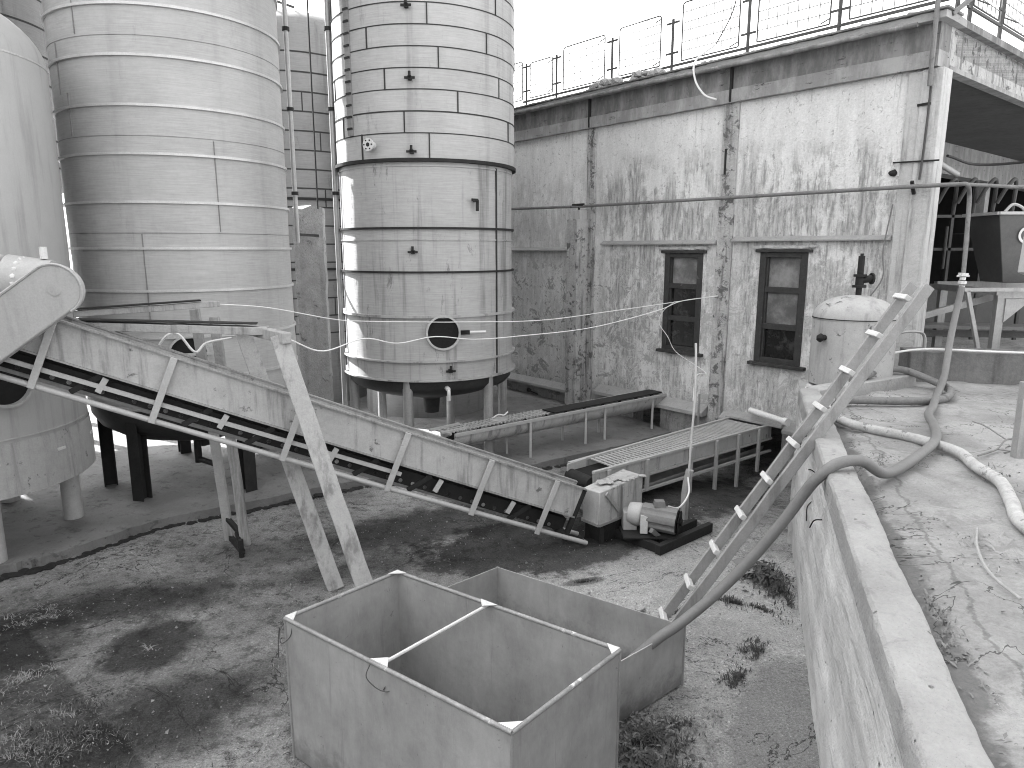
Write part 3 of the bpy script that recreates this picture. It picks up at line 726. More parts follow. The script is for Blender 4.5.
# middle tank with sheet cladding
c3 = (-1.33, 11.32); r3 = 1.325; JIT[c3] = .009
t3 = thing('storage_tank', 'tall tank clad in staggered sheets with an open round manhole near its foot', 'tank', (c3[0], c3[1], .08), group='storage tanks')
g = MB(); g.lathe(c3, [(r3, z) for z in [1.42 + .14 * i for i in range(22)] + [4.5]], 150, jit=.009); g.build('shell', M_t3, t3)
g = MB(); g.lathe(c3, [(r3, 4.48), (r3 + .035, 4.50)] + [(r3 + .035, 4.5 + .27 * i) for i in range(1, 36)] + [(r3 * .9, 14.2), (r3 * .4, 14.6), (.01, 14.7)], 150, jit=.009); g.build('cladding', M_t3u, t3)
for z, w, h, m in ((4.50, .065, .045, M_dark), (4.43, .012, .02, M_t3), (3.59, .035, .030, M_dark), (3.43, .012, .02, M_t3), (2.98, .035, .026, M_dark), (2.35, .045, .035, M_t3), (1.70, .055, .022, M_t3), (1.42, .06, .022, M_t3)):
    hoop(c3, r3, z, w, h, m, t3)
g = MB(); rows = [4.50, 4.85, 5.13, 5.41, 5.68, 5.95, 6.22, 6.49, 6.76, 7.03, 7.3, 7.57]
vsm = {0: [2], 1: [-12, 62], 2: [19], 3: [-23, 50], 4: [8], 5: [-34, 39], 6: [2], 7: [47], 8: [0], 9: [30], 10: [-10]}
for i, z in enumerate(rows[1:]): seamh(g, c3, r3 + .035, z, h=.007)
for i in range(11):
    for a in vsm[i]:
        for k in range(3): seamv(g, c3, r3 + .035, ang(c3, R(a + 120 * k)), rows[i], rows[i + 1], .008)
seamv(g, c3, r3, ang(c3, R(49)), 1.44, 4.45, .012, .006); seamv(g, c3, r3 + .035, ang(c3, R(-40)), 4.5, 4.86, .012); seamh(g, c3, r3 + .035, 5.13)
g.build('panel_seam', M_seam, t3)
# strip of lugs climbing the left side
g = MB(); a = ang(c3, R(-49)); 
seamv(g, c3, r3 + .035, a, 4.86, 8.5, .045, .03)
sg = g.build('cable_duct', M_t4, t3)
for k in range(22):
    z = 4.95 + k * .155; d = V(math.sin(a), math.cos(a), 0); p = V(c3[0], c3[1], z) + d * (r3 + .07)
    MB().beam(p - V(d.y, -d.x, 0) * .05, p + V(d.y, -d.x, 0) * .05, .025, .03).build('lug', M_dark, sg)
def nozzle(phi, z, kind):
    a = ang(c3, R(phi)); d = V(math.sin(a), math.cos(a), 0); t = V(d.y, -d.x, 0); rr = r3 + (.035 if z > 4.5 else 0); p = V(c3[0], c3[1], z) + d * rr
    g = MB()
    if kind == 'flange':
        g.tube([p - d * .02, p + d * .10], .05, 14); g.tube([p + d * .10, p + d * .125], .085, 20); o = g.build('flange', M_gusset, t3)
        h = MB()
        for k in range(6): q = p + d * .127 + t * .062 * math.cos(k * PI / 3) + V(0, 0, .062 * math.sin(k * PI / 3)); h.tube([q - d * .01, q + d * .006], .011, 6)
        h.tube([p + d * .12, p + d * .129], .028, 12); h.build('bolt', M_dark, o)
    elif kind == 'lug':
        g.beam(p, p + d * .07, .05, .05); g.beam(p + d * .06 - t * .07, p + d * .06 + t * .07, .02, .03); g.tube([p + d * .07 + V(0, 0, .02), p + d * .07 + V(0, 0, .08)], .018, 8); g.build('bracket', M_dark, t3)
    elif kind == 'hook':
        g.beam(p, p + d * .08, .04, .04); g.beam(p + d * .08, p + d * .08 - V(0, 0, .15), .045, .03); g.beam(p + d * .08 - t * .0, p + d * .08 - t * -.09, .03, .04); g.build('bracket', M_dark, t3)
nozzle(-32, 4.70, 'flange'); nozzle(-9, 6.43, 'lug'); nozzle(-8, 5.54, 'lug'); nozzle(-8, 4.60, 'lug'); nozzle(-9, 3.26, 'lug'); nozzle(30, 3.98, 'hook'); nozzle(12, 1.56, 'lug')
o, d, t, ho = hatch(c3, r3, R(8), 2.12, .225, t3, M_light)
h = MB(); h.beam(o + d * .05 + t * -.25, o + d * .05 + t * -.33, .05, .05); h.build('hinge', M_dark, ho)
h = MB(); q = o + d * .05; tt = -t if (o - t).x > (o + t).x else t
h.beam(q + tt * .25, q + tt * .38, .05, .06); h.build('latch', M_dark, ho)
h = MB(); h.tube([q + tt * .36, q + tt * .62], .022, 8); h.build('handle', M_gusset, ho)
g = MB(); g.lathe(c3, [(r3 - .01, 1.42), (r3 - .02, 1.30), (r3 * .93, 1.22), (r3 * .7, 1.10), (.40, .98), (.14, .90), (.12, .66), (.01, .66)], 90); g.build('bottom_cone', M_under, t3)
for a in (44, -16, -76, 104, 164, 224):
    a = ang(c3, R(a)); p = V(c3[0] + 1.25 * math.sin(a), c3[1] + 1.25 * math.cos(a), 0)
    MB().tube([p + V(0, 0, -.2), p + V(0, 0, 1.42)], .075, 18).build('leg', M_steel, t3)
a = ang(c3, R(10)); d = V(math.sin(a), math.cos(a), 0); p = V(c3[0], c3[1], 1.30) + d * r3 * .97
g = MB(); g.tube([p, p + d * .12], .035, 10); g.tube(crs([p + d * .10, p + d * .16 + V(0, 0, -.03), p + d * .16 + V(0, 0, -.16)], 4), .026, 10); g.build('drain_valve', M_gusset, t3)

# tanks behind
c4 = (-4.62, 15.6); r4 = 1.42
t4 = thing('storage_tank', 'shaded tank with dark panel joints standing behind the two vertical pipes', 'tank', (c4[0], c4[1], .08), group='storage tanks')
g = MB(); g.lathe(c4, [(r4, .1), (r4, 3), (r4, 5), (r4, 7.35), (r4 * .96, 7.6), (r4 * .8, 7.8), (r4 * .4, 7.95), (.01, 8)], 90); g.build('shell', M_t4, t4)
g = MB()
zr = [1.6 + .36 * i for i in range(16)]
for z in zr: seamh(g, c4, r4, z, h=.014)
for i, a in enumerate((-20, 14, 35, -8, 22, 5, -30, 10, 28, -15, 8, 20, -5)): seamv(g, c4, r4, ang(c4, R(a + 12)), zr[i], zr[i+1], .012)
g.build('panel_seam', M_seam, t4)
for z in (5.0 - .36 * 2, 2.9): hoop(c4, r4, z, .04, .05, M_dark, t4)
g = MB()
for s in (-.35, .2): g.beam(V(c4[0] + s, c4[1] - .9, 7.6), V(c4[0] + s, c4[1] - .9, 8.6), .04, .04)
g.beam(V(c4[0] - .5, c4[1] - .9, 8.2), V(c4[0] + .4, c4[1] - .9, 7.9), .04, .04); g.build('top_rail', M_rail, t4)
c5 = (-8.85, 11.74); r5 = 1.45
t5 = thing('storage_tank', 'partly hidden jointed tank in the gap between the domed and the ringed tank', 'tank', (c5[0], c5[1], .08), group='storage tanks')
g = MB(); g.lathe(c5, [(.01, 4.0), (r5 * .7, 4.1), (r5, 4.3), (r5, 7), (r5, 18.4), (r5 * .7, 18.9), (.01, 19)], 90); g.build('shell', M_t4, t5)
g = MB()
for i in range(34): seamh(g, c5, r5, 4.6 + .42 * i, h=.014)
g.build('panel_seam', M_seam, t5)
for k in range(5):
    a = R(72 * k + 20); MB().tube([V(c5[0] + 1.3 * math.sin(a), c5[1] + 1.3 * math.cos(a), .05), V(c5[0] + 1.3 * math.sin(a), c5[1] + 1.3 * math.cos(a), 4.3)], .09, 14).build('leg', M_dark, t5)

c6 = (-1.77, 14.4); r6 = 1.25  # unseen tank added to keep sun off the wall and yard
t6 = thing('storage_tank', 'clad tank added to block sun, hidden behind the one with the open round manhole', 'tank', (c6[0], c6[1], .08), group='storage tanks')
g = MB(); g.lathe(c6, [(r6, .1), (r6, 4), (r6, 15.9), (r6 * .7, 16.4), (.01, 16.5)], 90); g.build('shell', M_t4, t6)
g = MB()
for i in range(28): seamh(g, c6, r6, 1.2 + .42 * i, h=.014)
g.build('panel_seam', M_seam, t6)

for (cx, cy, rr, h, lab) in ((-10.85, 9.65, 1.35, 23, 'unseen tall sun-blocking tank added beyond the domed tank on the left'), (-10.0, 6.3, 1.4, 21, 'unseen tall sun-blocking tank added furthest left beside the domed tank'), (-3.1, 17.6, .95, 14, 'unseen slim sun-blocking tank added near the plaster wall, furthest back of the clad tanks')):
    tk = thing('storage_tank', lab, 'tank', (cx, cy, .05), group='storage tanks')  # unseen tanks, added only to block the sun
    MB().lathe((cx, cy), [(rr, .05), (rr, 5), (rr, h - .8), (rr * .7, h - .2), (.01, h)], 72).build('shell', M_t4, tk)

fp = thing('sun_gap_blocker', 'upright pipe added unseen behind the ringed tank to close a sun gap', 'pipe', (-4.53, 11.5, .1))
MB().tube([V(-4.53, 11.5, .08), V(-4.53, 11.5, 13)], .09, 14).build('pipe_body', M_steel, fp)  # unseen pipe added to stop sun slipping between two tanks
MB().tube([V(-4.53, 11.5, .08), V(-4.53, 11.5, .14)], .15, 14).build('blocker_flange', M_steel, fp)

# concrete pillar and vertical pipes
g = MB(); vs = []; nz = 60
x0, x1, y0, y1 = -3.64, -3.14, 11.9, 12.05
for i in range(nz + 1):
    z = lerp(.05, 3.98, i / nz)
    for k, (x, y) in enumerate(((x0, y0), (lerp(x0, x1, .33), y0), (lerp(x0, x1, .66), y0), (x1, y0), (x1, y1), (x0, y1))):
        vs.append(V(x + .03 * noise.noise(V(z * 3, k * 7, 0)), y + .03 * noise.noise(V(z * 4, k * 5, 9)), z + .06 * noise.noise(V(k * 3.3, 1, 2)) * (i == nz)))
g.add(vs, [(i*6+k, i*6+(k+1) % 6, (i+1)*6+(k+1) % 6, (i+1)*6+k) for i in range(nz) for k in range(6)] + [tuple(nz*6+k for k in range(6))])
tag(g.build('concrete_pillar', M_pillar, loc=(-3.38, 12.1, .08)), 'rough square concrete pillar standing free between the ringed and the clad tank', 'pillar')
for (x, y, zt, zb, r, lab) in ((-3.27, 10.9, 9.5, 3.4, .035, 'bare vertical pipe ending above the concrete pillar'), (-2.66, 10.9, 9.5, .1, .04, 'bare vertical pipe running close beside the clad tank down to the slab')):
    p = thing('vertical_pipe', lab, 'pipe', (x, y, zb), group='vertical pipes between the tanks')
    MB().tube([V(x, y, zb), V(x, y, zt)], r, 12).build('pipe_body', M_steel, p)
    for z in (4.1, 5.3, 6.4):
        MB().tube([V(x, y, z), V(x, y, z + .05)], r + .018, 12).build('collar', M_dark, p)
    if zb > 1: MB().beam(V(x, y, zb + .12), V(x + .05, 12.0, zb + .12), .03, .04).build('wall_bracket', M_dark, p)
g = MB(); g.tube([V(-2.95, 10.95, 3.9), V(-2.95, 10.95, 9.5)], .012, 6)
tag(g.build('thin_rod', M_dark, loc=(-2.95, 10.95, 3.9)), 'thin dark rod hanging between the two vertical pipes', 'rod')

# ------------------------------------------------------------------ inclined conveyor
A = V(-3.88, 6.0, 2.69); B = V(.81, 7.4, .68); CD = (B - A).normalized(); HD = V(CD.x, CD.y, 0).normalized(); BK = V(-HD.y, HD.x, 0)   # BK: away from camera
DN = CD.cross(BK); DN = DN if DN.z < 0 else -DN
def cv(t, down=0.0, back=0.0): return A + (B - A) * t + DN * down + BK * back
ic = thing('belt_conveyor', 'long chipped white conveyor sloping from upper left down to the drive box', 'conveyor', tuple(cv(.5, .5)))
HH = .325; WD = .24
def side(back, m=M_white):
    g = MB(); n = 40; vs = []
    for i in range(n + 1):
        t = lerp(-.16, 1.0, i / n); o = .004 * noise.noise(V(t * 9, back, 0))
        for dn in (0, HH): vs += [cv(t, dn, back + o), cv(t, dn, back + .012 + o)]
    fs = []
    for i in range(n):
        a = i * 4; b = a + 4
        fs += [(a, b, b+2, a+2), (a+1, a+3, b+3, b+1), (a, a+1, b+1, b), (a+2, b+2, b+3, a+3)]
    fs += [(0, 2, 3, 1), (n*4, n*4+1, n*4+3, n*4+2)]
    return g.add(vs, fs)
side(0).build('side_plate', M_white, ic); side(WD).build('side_plate', M_white, ic)
g = MB()
for back in (-.025, WD + .01): g.beam(cv(-.16, -.012, back + .01), cv(1, -.012, back + .01), .05, .016, up=-DN)
for dn in (HH + .004,): g.beam(cv(-.16, dn, .0), cv(1, dn, .0), .04, .016, up=-DN)
g.build('flange', M_steel, ic)
g = MB(); g.beam(cv(-.16, .05, WD / 2), cv(.995, .05, WD / 2), WD - .05, .012, up=-DN); g.build('belt', M_rubber, ic)
for dn, mm in ((.415, M_rubber),):
    g = MB(); g.beam(cv(-.16, .46, WD / 2), cv(.99, .46, WD / 2), WD - .1, .15, up=-DN); g.build('return_belt', M_rubber, ic)
g = MB()
for k in range(44):
    t = -.14 + k * .0255; g.tube([cv(t, .50, .05), cv(t, .50, WD - .05)], .022, 8)
g.build('chain_cleat', M_steel, ic)
g = MB(); g.beam(cv(-.16, .455, -.0), cv(.62, .425, -.0), .018, .04, up=-DN); g.build('inner_rail', M_light, ic)
for back in (-.01, WD + .02):
    MB().tube([cv(-.16, .60, back), cv(.2, .605, back), cv(.6, .60, back), cv(1.05, .57, back)], .026, 10).build('lower_rail', M_light, ic)
for t in (-.007, .178, .402, .603, .78, .93):
    for back in (-.045, WD + .05):
        g = MB(); g.beam(cv(t, -.01, back), cv(t - .0, .62, back), .02, .06, up=CD)
        # strap: flat bar standing square to the conveyor
        g.build('strap', M_light, ic, bevel=.003)
for t in (.09, .288, .488, .70, .86):
    MB().beam(cv(t, .36, .0), cv(t - .005, .50, .0), .02, .05, up=CD).build('hanger', M_light, ic)
for t in (.06, .24, .35, .55, .66, .88):
    MB().beam(cv(t + .02, .36, .05), cv(t - .015, .58, .05), .03, .05, up=CD).build('idler_bracket', M_dark, ic)
MB().tube([cv(.97, .2, .02), cv(.97, .2, WD - .02)], .12, 20).build('tail_drum', M_dark, ic)
MB().tube([cv(.99, .55, .0), cv(.99, .55, WD)], .05, 14).build('tail_roller', M_dark, ic)
g = MB(); g.beam(cv(1.0, -.0, .02), cv(1.0, .62, .02), .05, .05, up=CD); g.build('end_bracket', M_dark, ic)
# head: chain guard and motor
a, b = V(-3.645, 5.62, 2.985), V(-4.65, 5.58, 2.30); ax = (a - b).normalized(); up = BK.cross(ax); up = up if up.z > 0 else -up
pts = [a + ax * .20 * math.cos(R(k)) + up * .20 * math.sin(R(k)) for k in range(90, -91, -12)] + [b - up * .20, b + up * .20]
gu = MB().prism(pts, BK * .13).build('chain_guard', M_guard, ic, bevel=.012)
pts = [p + (Vector(p) - (a + b) / 2) * .0 for p in pts]
g = MB(); g.tube([p - BK * .0 for p in [a + ax * .205 * math.cos(R(k)) + up * .205 * math.sin(R(k)) for k in range(96, -97, -12)]], .012, 6); g.tube([a + up * .205, b + up * .205], .012, 6); g.build('guard_rim', M_light, gu)
pts2 = [V(0, 0, 0)]
MB().tube([a + BK * -.004 , a + BK * .4], .05, 14).build('drive_shaft', M_steel, ic)
m0 = V(-4.58, 6.0, 3.10)
g = MB(); g.tube([m0 + V(-.4, -.05, -.05), m0 + V(.18, 0, .0)], .19, 24); mo = g.build('drive_motor', M_light, ic)
g = MB(); g.tube([m0 + V(.16, 0, 0), m0 + V(.28, 0, .0)], .155, 24); g.build('end_bell', M_gusset, mo)
g = MB(); g.tube([m0 + V(.30, .0, -.05), m0 + V(.62, .08, -.10)], .21, 24); mg = g.build('gear_housing', M_light, ic)
g = MB()
for k in range(10): q = m0 + V(.46, .0, -.08) + V(0, -.17 * math.cos(R(18 * k)), .2 * math.sin(R(18 * k))); g.blob(q, .022, k, n=1)
g.build('bolt', M_gusset, mg)
g = MB(); g.tube([m0 + V(.6, .05, .12), m0 + V(.6, .05, .22)], .03, 8); g.build('lifting_eye', M_gusset, mg)
g = MB(); g.beam(m0 + V(-.2, -.2, -.30), m0 + V(.6, -.1, -.28), .35, .04); g.build('motor_plate', M_light, ic)
for k in range(3): MB().tube([m0 + V(-.55 + .12 * k, -.35, -.3 - .1 * k), m0 + V(-.15 + .12 * k, -.3, -.45 - .1 * k)], .02, 6).build('head_bar', M_dark, ic)

# wooden trestles
def plank(g, p0, p1, w, h, up=V(0, 0, 1)):
    p0, p1 = Vector(p0), Vector(p1); a_, b_ = frame(p1 - p0, up); n = 14; vs = []
    for i in range(n + 1):
        c_ = p0.lerp(p1, i / n); j = .006 * noise.noise(c_ * 4); j2 = .006 * noise.noise(c_ * 5 + V(9, 0, 0))
        for sa, sb in ((-1, -1), (1, -1), (1, 1), (-1, 1)): vs.append(c_ + a_ * (sa * w / 2 + j) + b_ * (sb * h / 2 + j2))
    return g.add(vs, [(i*4+k, i*4+(k+1) % 4, (i+1)*4+(k+1) % 4, (i+1)*4+k) for i in range(n) for k in range(4)] + [(3, 2, 1, 0), (n*4, n*4+1, n*4+2, n*4+3)])
tr = thing('wooden_trestle', 'pair of tall leaning planks straddling the conveyor, joined by boards at the top', 'trestle', (-1.5, 6.2, 0))
plank(MB(), (-2.16, 6.42, 2.50), (-1.13, 5.72, -.01), .05, .165, up=V(.3, -1, 0)).v
g = MB(); plank(g, (-2.15, 6.42, 2.52), (-1.19, 5.72, -.01), .055, .16, up=V(1, .3, 0)); g.build('leg', M_wood, tr, bevel=.006)
g = MB(); plank(g, (-2.80, 7.22, 2.52), (-1.74, 6.42, -.01), .055, .16, up=V(1, .3, 0)); g.build('leg', M_wood, tr, bevel=.006)
g = MB(); plank(g, (-2.80, 7.16, 2.52), (-2.06, 6.36, 2.50), .09, .10); g.build('crosspiece', M_wood, tr, bevel=.006)
g = MB(); plank(g, (-4.08, 6.30, 2.63), (-2.35, 6.72, 2.53), .16, .075); g.build('long_board', M_wood, tr, bevel=.005)
g = MB(); g.beam(V(-4.08, 6.28, 2.685), V(-2.45, 6.72, 2.60), .16, .010); g.build('batten', M_dark, tr)
tr2 = thing('wooden_trestle', 'narrower pair of upright planks behind the conveyor with an iron foot', 'trestle', (-3.1, 7.4, 0))
for (p, q) in (((-3.36, 7.42, 2.68), (-3.20, 7.46, .06)), ((-3.13, 7.36, 2.60), (-2.95, 7.28, .08))):
    g = MB(); plank(g, p, q, .05, .10, up=V(1, 0, 0)); g.build('leg', M_wood, tr2, bevel=.005)
g = MB(); plank(g, (-4.15, 6.62, 2.70), (-3.05, 7.32, 2.74), .07, .06); g.build('top_board', M_wood, tr2, bevel=.005)
g = MB(); g.beam(V(-4.15, 6.60, 2.745), V(-3.2, 7.22, 2.785), .10, .015); g.build('batten', M_dark, tr2)
g = MB(); g.beam(V(-3.22, 7.50, .10), V(-2.93, 7.14, .06), .05, .05); g.beam(V(-3.05, 7.30, .22), V(-2.93, 7.14, .04), .04, .04); g.tube([V(-2.95, 7.15, -.02), V(-2.95, 7.15, .2)], .03, 8); g.beam(V(-3.2, 7.45, .32), V(-3.0, 7.28, .22), .05, .04); g.build('foot', M_dark, tr2)
g = MB(); g.tube(crs([V(-3.55, 6.9, 2.30), V(-3.45, 6.95, 2.45), V(-3.35, 7.0, 2.46), V(-3.2, 7.0, 2.28), V(-3.12, 7.1, 2.36), V(-2.9, 7.2, 2.40)], 6), .014, 6)
tag(g.build('twisted_wire', M_wire, loc=(-3.3, 7, 2.3)), 'twisted pale wire lashed round the upright planks above the conveyor', 'wire')

# ------------------------------------------------------------------ screw conveyor trough (behind)
sa, sb = V(-.93, 9.75, .74), W(4.32, .68, .02)
st = thing('screw_conveyor', 'round-bottomed white trough with a grate at its left end, reaching the plaster wall', 'conveyor', tuple((sa + sb) / 2 - V(0, 0, .9)))
SD = (sb - sa); SH = V(SD.x, SD.y, 0).normalized(); SN = V(SH.y, -SH.x, 0)
g = MB(); n = 26; vs = []; m = 16
for i in range(n + 1):
    c_ = sa + SD * (i / n); r = lerp(.175, .225, i / n) + .004 * noise.noise(V(i * .8, 0, 0))
    for k in range(m + 1):
        t = PI * k / m; vs.append(c_ + SN * r * math.cos(t) + V(0, 0, -.06 - r * math.sin(t) * 1.15))
    for k in range(m, -1, -1):
        t = PI * k / m; r_ = r - .01; vs.append(c_ + SN * r_ * math.cos(t) + V(0, 0, -.06 - r_ * math.sin(t) * 1.15 + .0))
mm = 2 * (m + 1)
g.add(vs, [(i*mm+j, i*mm+(j+1) % mm, (i+1)*mm+(j+1) % mm, (i+1)*mm+j) for i in range(n) for j in range(mm)])
g.build('trough', M_white, st)
g = MB()
for s in (-1, 1): g.beam(sa + SN * s * .185 - V(0, 0, .035), sb + SN * s * .235 - V(0, 0, .035), .035, .045)
g.build('edge_angle', M_light, st)
g = MB(); g.tube([sa - V(0, 0, .12), sb - V(0, 0, .12)], .03, 10)
for k in range(120):
    t0 = k * .55; p = sa + SD * (k / 120) - V(0, 0, .12); 
    g.beam(p, p + (SN * math.cos(t0) + V(0, 0, math.sin(t0))) * .11, .05, .006, up=SH)
g.build('screw', M_dark, st)
g = MB(); q0 = sa + SD * .42 + V(0, 0, .0)
g.beam(q0, sb + V(0, 0, 0), .30, .02); g.build('cover_plate', M_dark, st)
g = MB()
for k in range(26):
    p = sa + SD * (.0 + .40 * k / 26) + V(0, 0, .01); g.beam(p - SN * .17, p + SN * .17, .014, .02)
for s in (-.12, -.04, .04, .12): g.beam(sa + SN * s + V(0, 0, .012), sa + SD * .40 + SN * s + V(0, 0, .012), .012, .016)
g.build('grate', M_light, st)
g = MB(); p = sa + SD * .2 + V(0, 0, .03); g.lathe((p.x, p.y), [(.0, p.z + .004), (.14, p.z + .004), (.14, p.z - .01)], 24); g.build('lid', M_light, st)
g = MB(); g.tube(crs([p + V(-.1, 0, .01), p + V(.0, .0, .07), p + V(.08, 0, .06), p + V(.14, .05, .10)], 4), .012, 6); g.build('tie_wire', M_gusset, st)
g = MB(); g.beam(sa - SH * .22 - SN * .12 + V(0, 0, .02), sa + SH * .3 - SN * .12 + V(0, 0, .03), .05, .03); g.beam(sa - SH * .18 + SN * .1 + V(0, 0, .02), sa + SH * .25 + SN * .12 + V(0, 0, .02), .05, .03); g.beam(sa - SH * .08 - SN * .2, sa - SH * .08 + SN * .2, .03, .03); g.build('end_frame', M_light, st)
for (t, s) in ((.30, 1), (.27, -1), (.53, -1), (.66, 1), (.72, -1), (.56, 1), (.93, 1)):
    p = sa + SD * t + SN * s * .20; MB().beam(V(p.x, p.y, gh(p.x, p.y) - .02), p + V(0, 0, -.02 if s > 0 else -.2), .035, .045).build('leg', M_light, st)

# ------------------------------------------------------------------ low grille conveyor
fa0, fa1 = V(.74, 8.58, .58), V(.98, 8.22, .58)      # far-left, near-left
fb0, fb1 = W(2.62, .46, .02), W(1.95, .46, .02)
fc = thing('grille_conveyor', 'low trough conveyor with a slatted grille top running into a hole in the wall foot', 'conveyor', tuple((fa1 + fb1) / 2 - V(0, 0, .8)))
FD = fb1 - fa1; FH = V(FD.x, FD.y, 0).normalized(); FN = V(FH.y, -FH.x, 0)
g = MB(); ns = 44
for k in range(ns):
    t = .10 + .86 * k / ns
    p, q = vl(fa0, fb0, t), vl(fa1, fb1, t); j = .01 * noise.noise(V(k, 0, 0))
    g.beam(p + V(0, 0, .02 + j * .4), q + V(0, 0, .02), .036, .014)
for s in (.08, .3, .5, .7, .92): g.beam(vl(vl(fa0, fa1, s), vl(fb0, fb1, s), .10) + V(0, 0, .012), vl(vl(fa0, fa1, s), vl(fb0, fb1, s), .96) + V(0, 0, .012), .014, .014)
g.build('grille', M_light, fc)
for (p, q, nm) in ((fa1, fb1, 1), (fa0, fb0, -1)):
    g = MB(); o = FN * .01 * nm
    g.prism([p + o + V(0, 0, .03), q + o + V(0, 0, .03), q + o + V(0, 0, -.17), p + o + V(0, 0, -.17)], FN * .012 * nm); g.build('side_plate', M_white, fc)
    g = MB()
    for dz in (.035, -.19, -.40): g.beam(p + FN * .02 * nm + V(0, 0, dz), q + FN * .02 * nm + V(0, 0, dz), .045, .03)
    g.build('side_rail', M_light, fc)
    for t in (.06, .24, .47, .62, .76, .90):
        l = p.lerp(q, t) + FN * .05 * nm; zb = gh(l.x, l.y)
        MB().beam(V(l.x, l.y, zb - .02 if t in (.47, .62, .76) else zb + .15), l + V(0, 0, .03), .04, .05, up=FH).build('leg', M_light, fc)
g = MB(); g.beam((fa0 + fa1) / 2 + V(0, 0, -.06), (fb0 + fb1) / 2 + V(0, 0, -.06), .38, .02); g.build('belt', M_rubber, fc)
g = MB(); n = 14; mid = .5 * (fa0 + fa1); mid2 = .5 * (fb0 + fb1); vs = []
for c_ in (mid, mid2):
    for k in range(n + 1):
        t = PI * k / n; vs.append(c_ + FN * .24 * math.cos(t) + V(0, 0, -.34 - .17 * math.sin(t)))
g.add(vs, [(k, k + 1, n + 2 + k, n + 1 + k) for k in range(n)]); g.build('return_trough', M_steel, fc)
g = MB(); g.tube([fa0 + FH * .0 + V(0, 0, -.12), fa1 + V(0, 0, -.12)], .09, 16); g.build('tail_roller', M_dark, fc)
g = MB(); e = fa0 + FH * -.06; g.prism([e + V(0, 0, .04), e + FH * .34 + V(0, 0, .05), e + FH * .34 + V(0, 0, -.2), e + V(0, 0, -.2)], FN * .02); g.build('end_plate', M_light, fc)
g = MB(); e = fa1 + FH * .25 + V(0, 0, .03); g.prism([e, e + FH * .75, e + FH * .75 - V(0, 0, .06), e + FH * .05 - V(0, 0, .10)], FN * -.02); g.build('grille_edge', M_light, fc)

# drive box + gear motor on its base
dbx = thing('drive_box', 'boxy chipped steel housing where the two conveyors meet', 'housing', (1.1, 7.8, 0))
b4 = [V(.81, 7.64), V(.98, 7.44), V(1.56, 8.0), V(1.38, 8.2)] if False else [V(.81, 7.64, 0), V(.98, 7.44, 0), V(1.56, 7.98, 0), V(1.36, 8.22, 0)]
g = MB(); g.hexa([p + V(0, 0, .235) for p in b4], [b4[0] + V(0, 0, .62), b4[1] + V(0, 0, .63), b4[2] + V(0, 0, .66), b4[3] + V(0, 0, .66)]); g.build('housing_body', M_white, dbx, bevel=.01)
g = MB(); 
for i in range(4): g.beam(b4[i] + V(0, 0, .24), b4[(i+1) % 4] + V(0, 0, .24), .03, .03)
g.beam(b4[1].lerp(b4[2], .5) + V(.012, -.012, .26), b4[1].lerp(b4[2], .5) + V(.012, -.012, .62), .012, .02); g.build('edge_trim', M_steel, dbx)
g = MB(); g.beam(b4[1].lerp(b4[2], .12) + V(.012, -.012, .60), b4[1].lerp(b4[2], .42) + V(.012, -.012, .34), .02, .045); g.build('brace', M_steel, dbx)
g = MB(); 
for i in range(30): g.blob(b4[0].lerp(b4[2], random.uniform(.25, .9)) + V(random.uniform(-.08, .08), random.uniform(-.06, .06), .66), random.uniform(.02, .05), i, (1.3, 1.3, .35), n=1)
g.build('spilled_pulp', M_stone, dbx)
for p in (b4[0], b4[1], b4[2]): MB().beam(p.lerp(b4[3], .12) + V(0, 0, -.01), p.lerp(b4[3], .12) + V(0, 0, .24), .05, .05).build('leg', M_dark, dbx)
MB().hexa([p.lerp(b4[(i+2) % 4], .12) for i, p in enumerate(b4)], [p.lerp(b4[(i+2) % 4], .08) + V(0, 0, .228) for i, p in enumerate(b4)]).build('shade_fill', M_dark, dbx)  # dark block added to fill the shaded gap under the housing

mt = thing('gear_motor', 'squat electric gear motor without fan cover, bolted to a dark rail base', 'motor', (1.6, 7.6, 0))
g = MB(); g.beam(V(1.10, 7.86, .05), V(1.66, 7.22, .05), .07, .10); g.beam(V(1.24, 7.98, .05), V(1.80, 7.34, .05), .07, .10); g.beam(V(1.60, 7.20, .055), V(2.36, 7.86, .055), .07, .11); g.beam(V(1.50, 7.38, .05), V(2.22, 8.02, .05), .06, .09)
g.build('rail_base', M_dark, mt, bevel=.004)
g = MB(); g.beam(V(1.25, 7.55, .115), V(1.85, 7.55, .115), .34, .02); g.build('base_plate', M_dark, mt)
ma, mb = V(1.50, 7.62, .30), V(1.86, 7.46, .28); md = (mb - ma).normalized(); mu, mv = frame(md)
g = MB(); n = 36; vs = []
for c_ in (ma, mb):
    for k in range(n):
        r = .150 if k % 6 < 4 else .133; t = 2 * PI * k / n; vs.append(c_ + mu * r * math.cos(t) + mv * r * math.sin(t))
g.add(vs, [(k, (k+1) % n, n+(k+1) % n, n+k) for k in range(n)] + [tuple(range(n))[::-1], tuple(range(n, 2*n))]); g.build('motor_body', M_motor, mt, sharp=20)
g = MB()
for k in range(12): t = 2 * PI * k / 12; p = mb + md * .03; g.beam(p, p + (mu * math.cos(t) + mv * math.sin(t)) * .13, .05, .008, up=md)
g.tube([mb, mb + md * .06], .04, 12); g.tube([mb - md * .001, mb + md * .012], .13, 20); g.build('fan', M_rubber, mt)
g = MB(); g.tube([ma - md * .16, ma - md * .12, ma - md * .04, ma], .1, 12, rr=[.12, .13, .14, .12]); g.box(1.28, 1.44, 7.60, 7.78, .12, .34); g.build('gearbox', M_light, mt, bevel=.008)
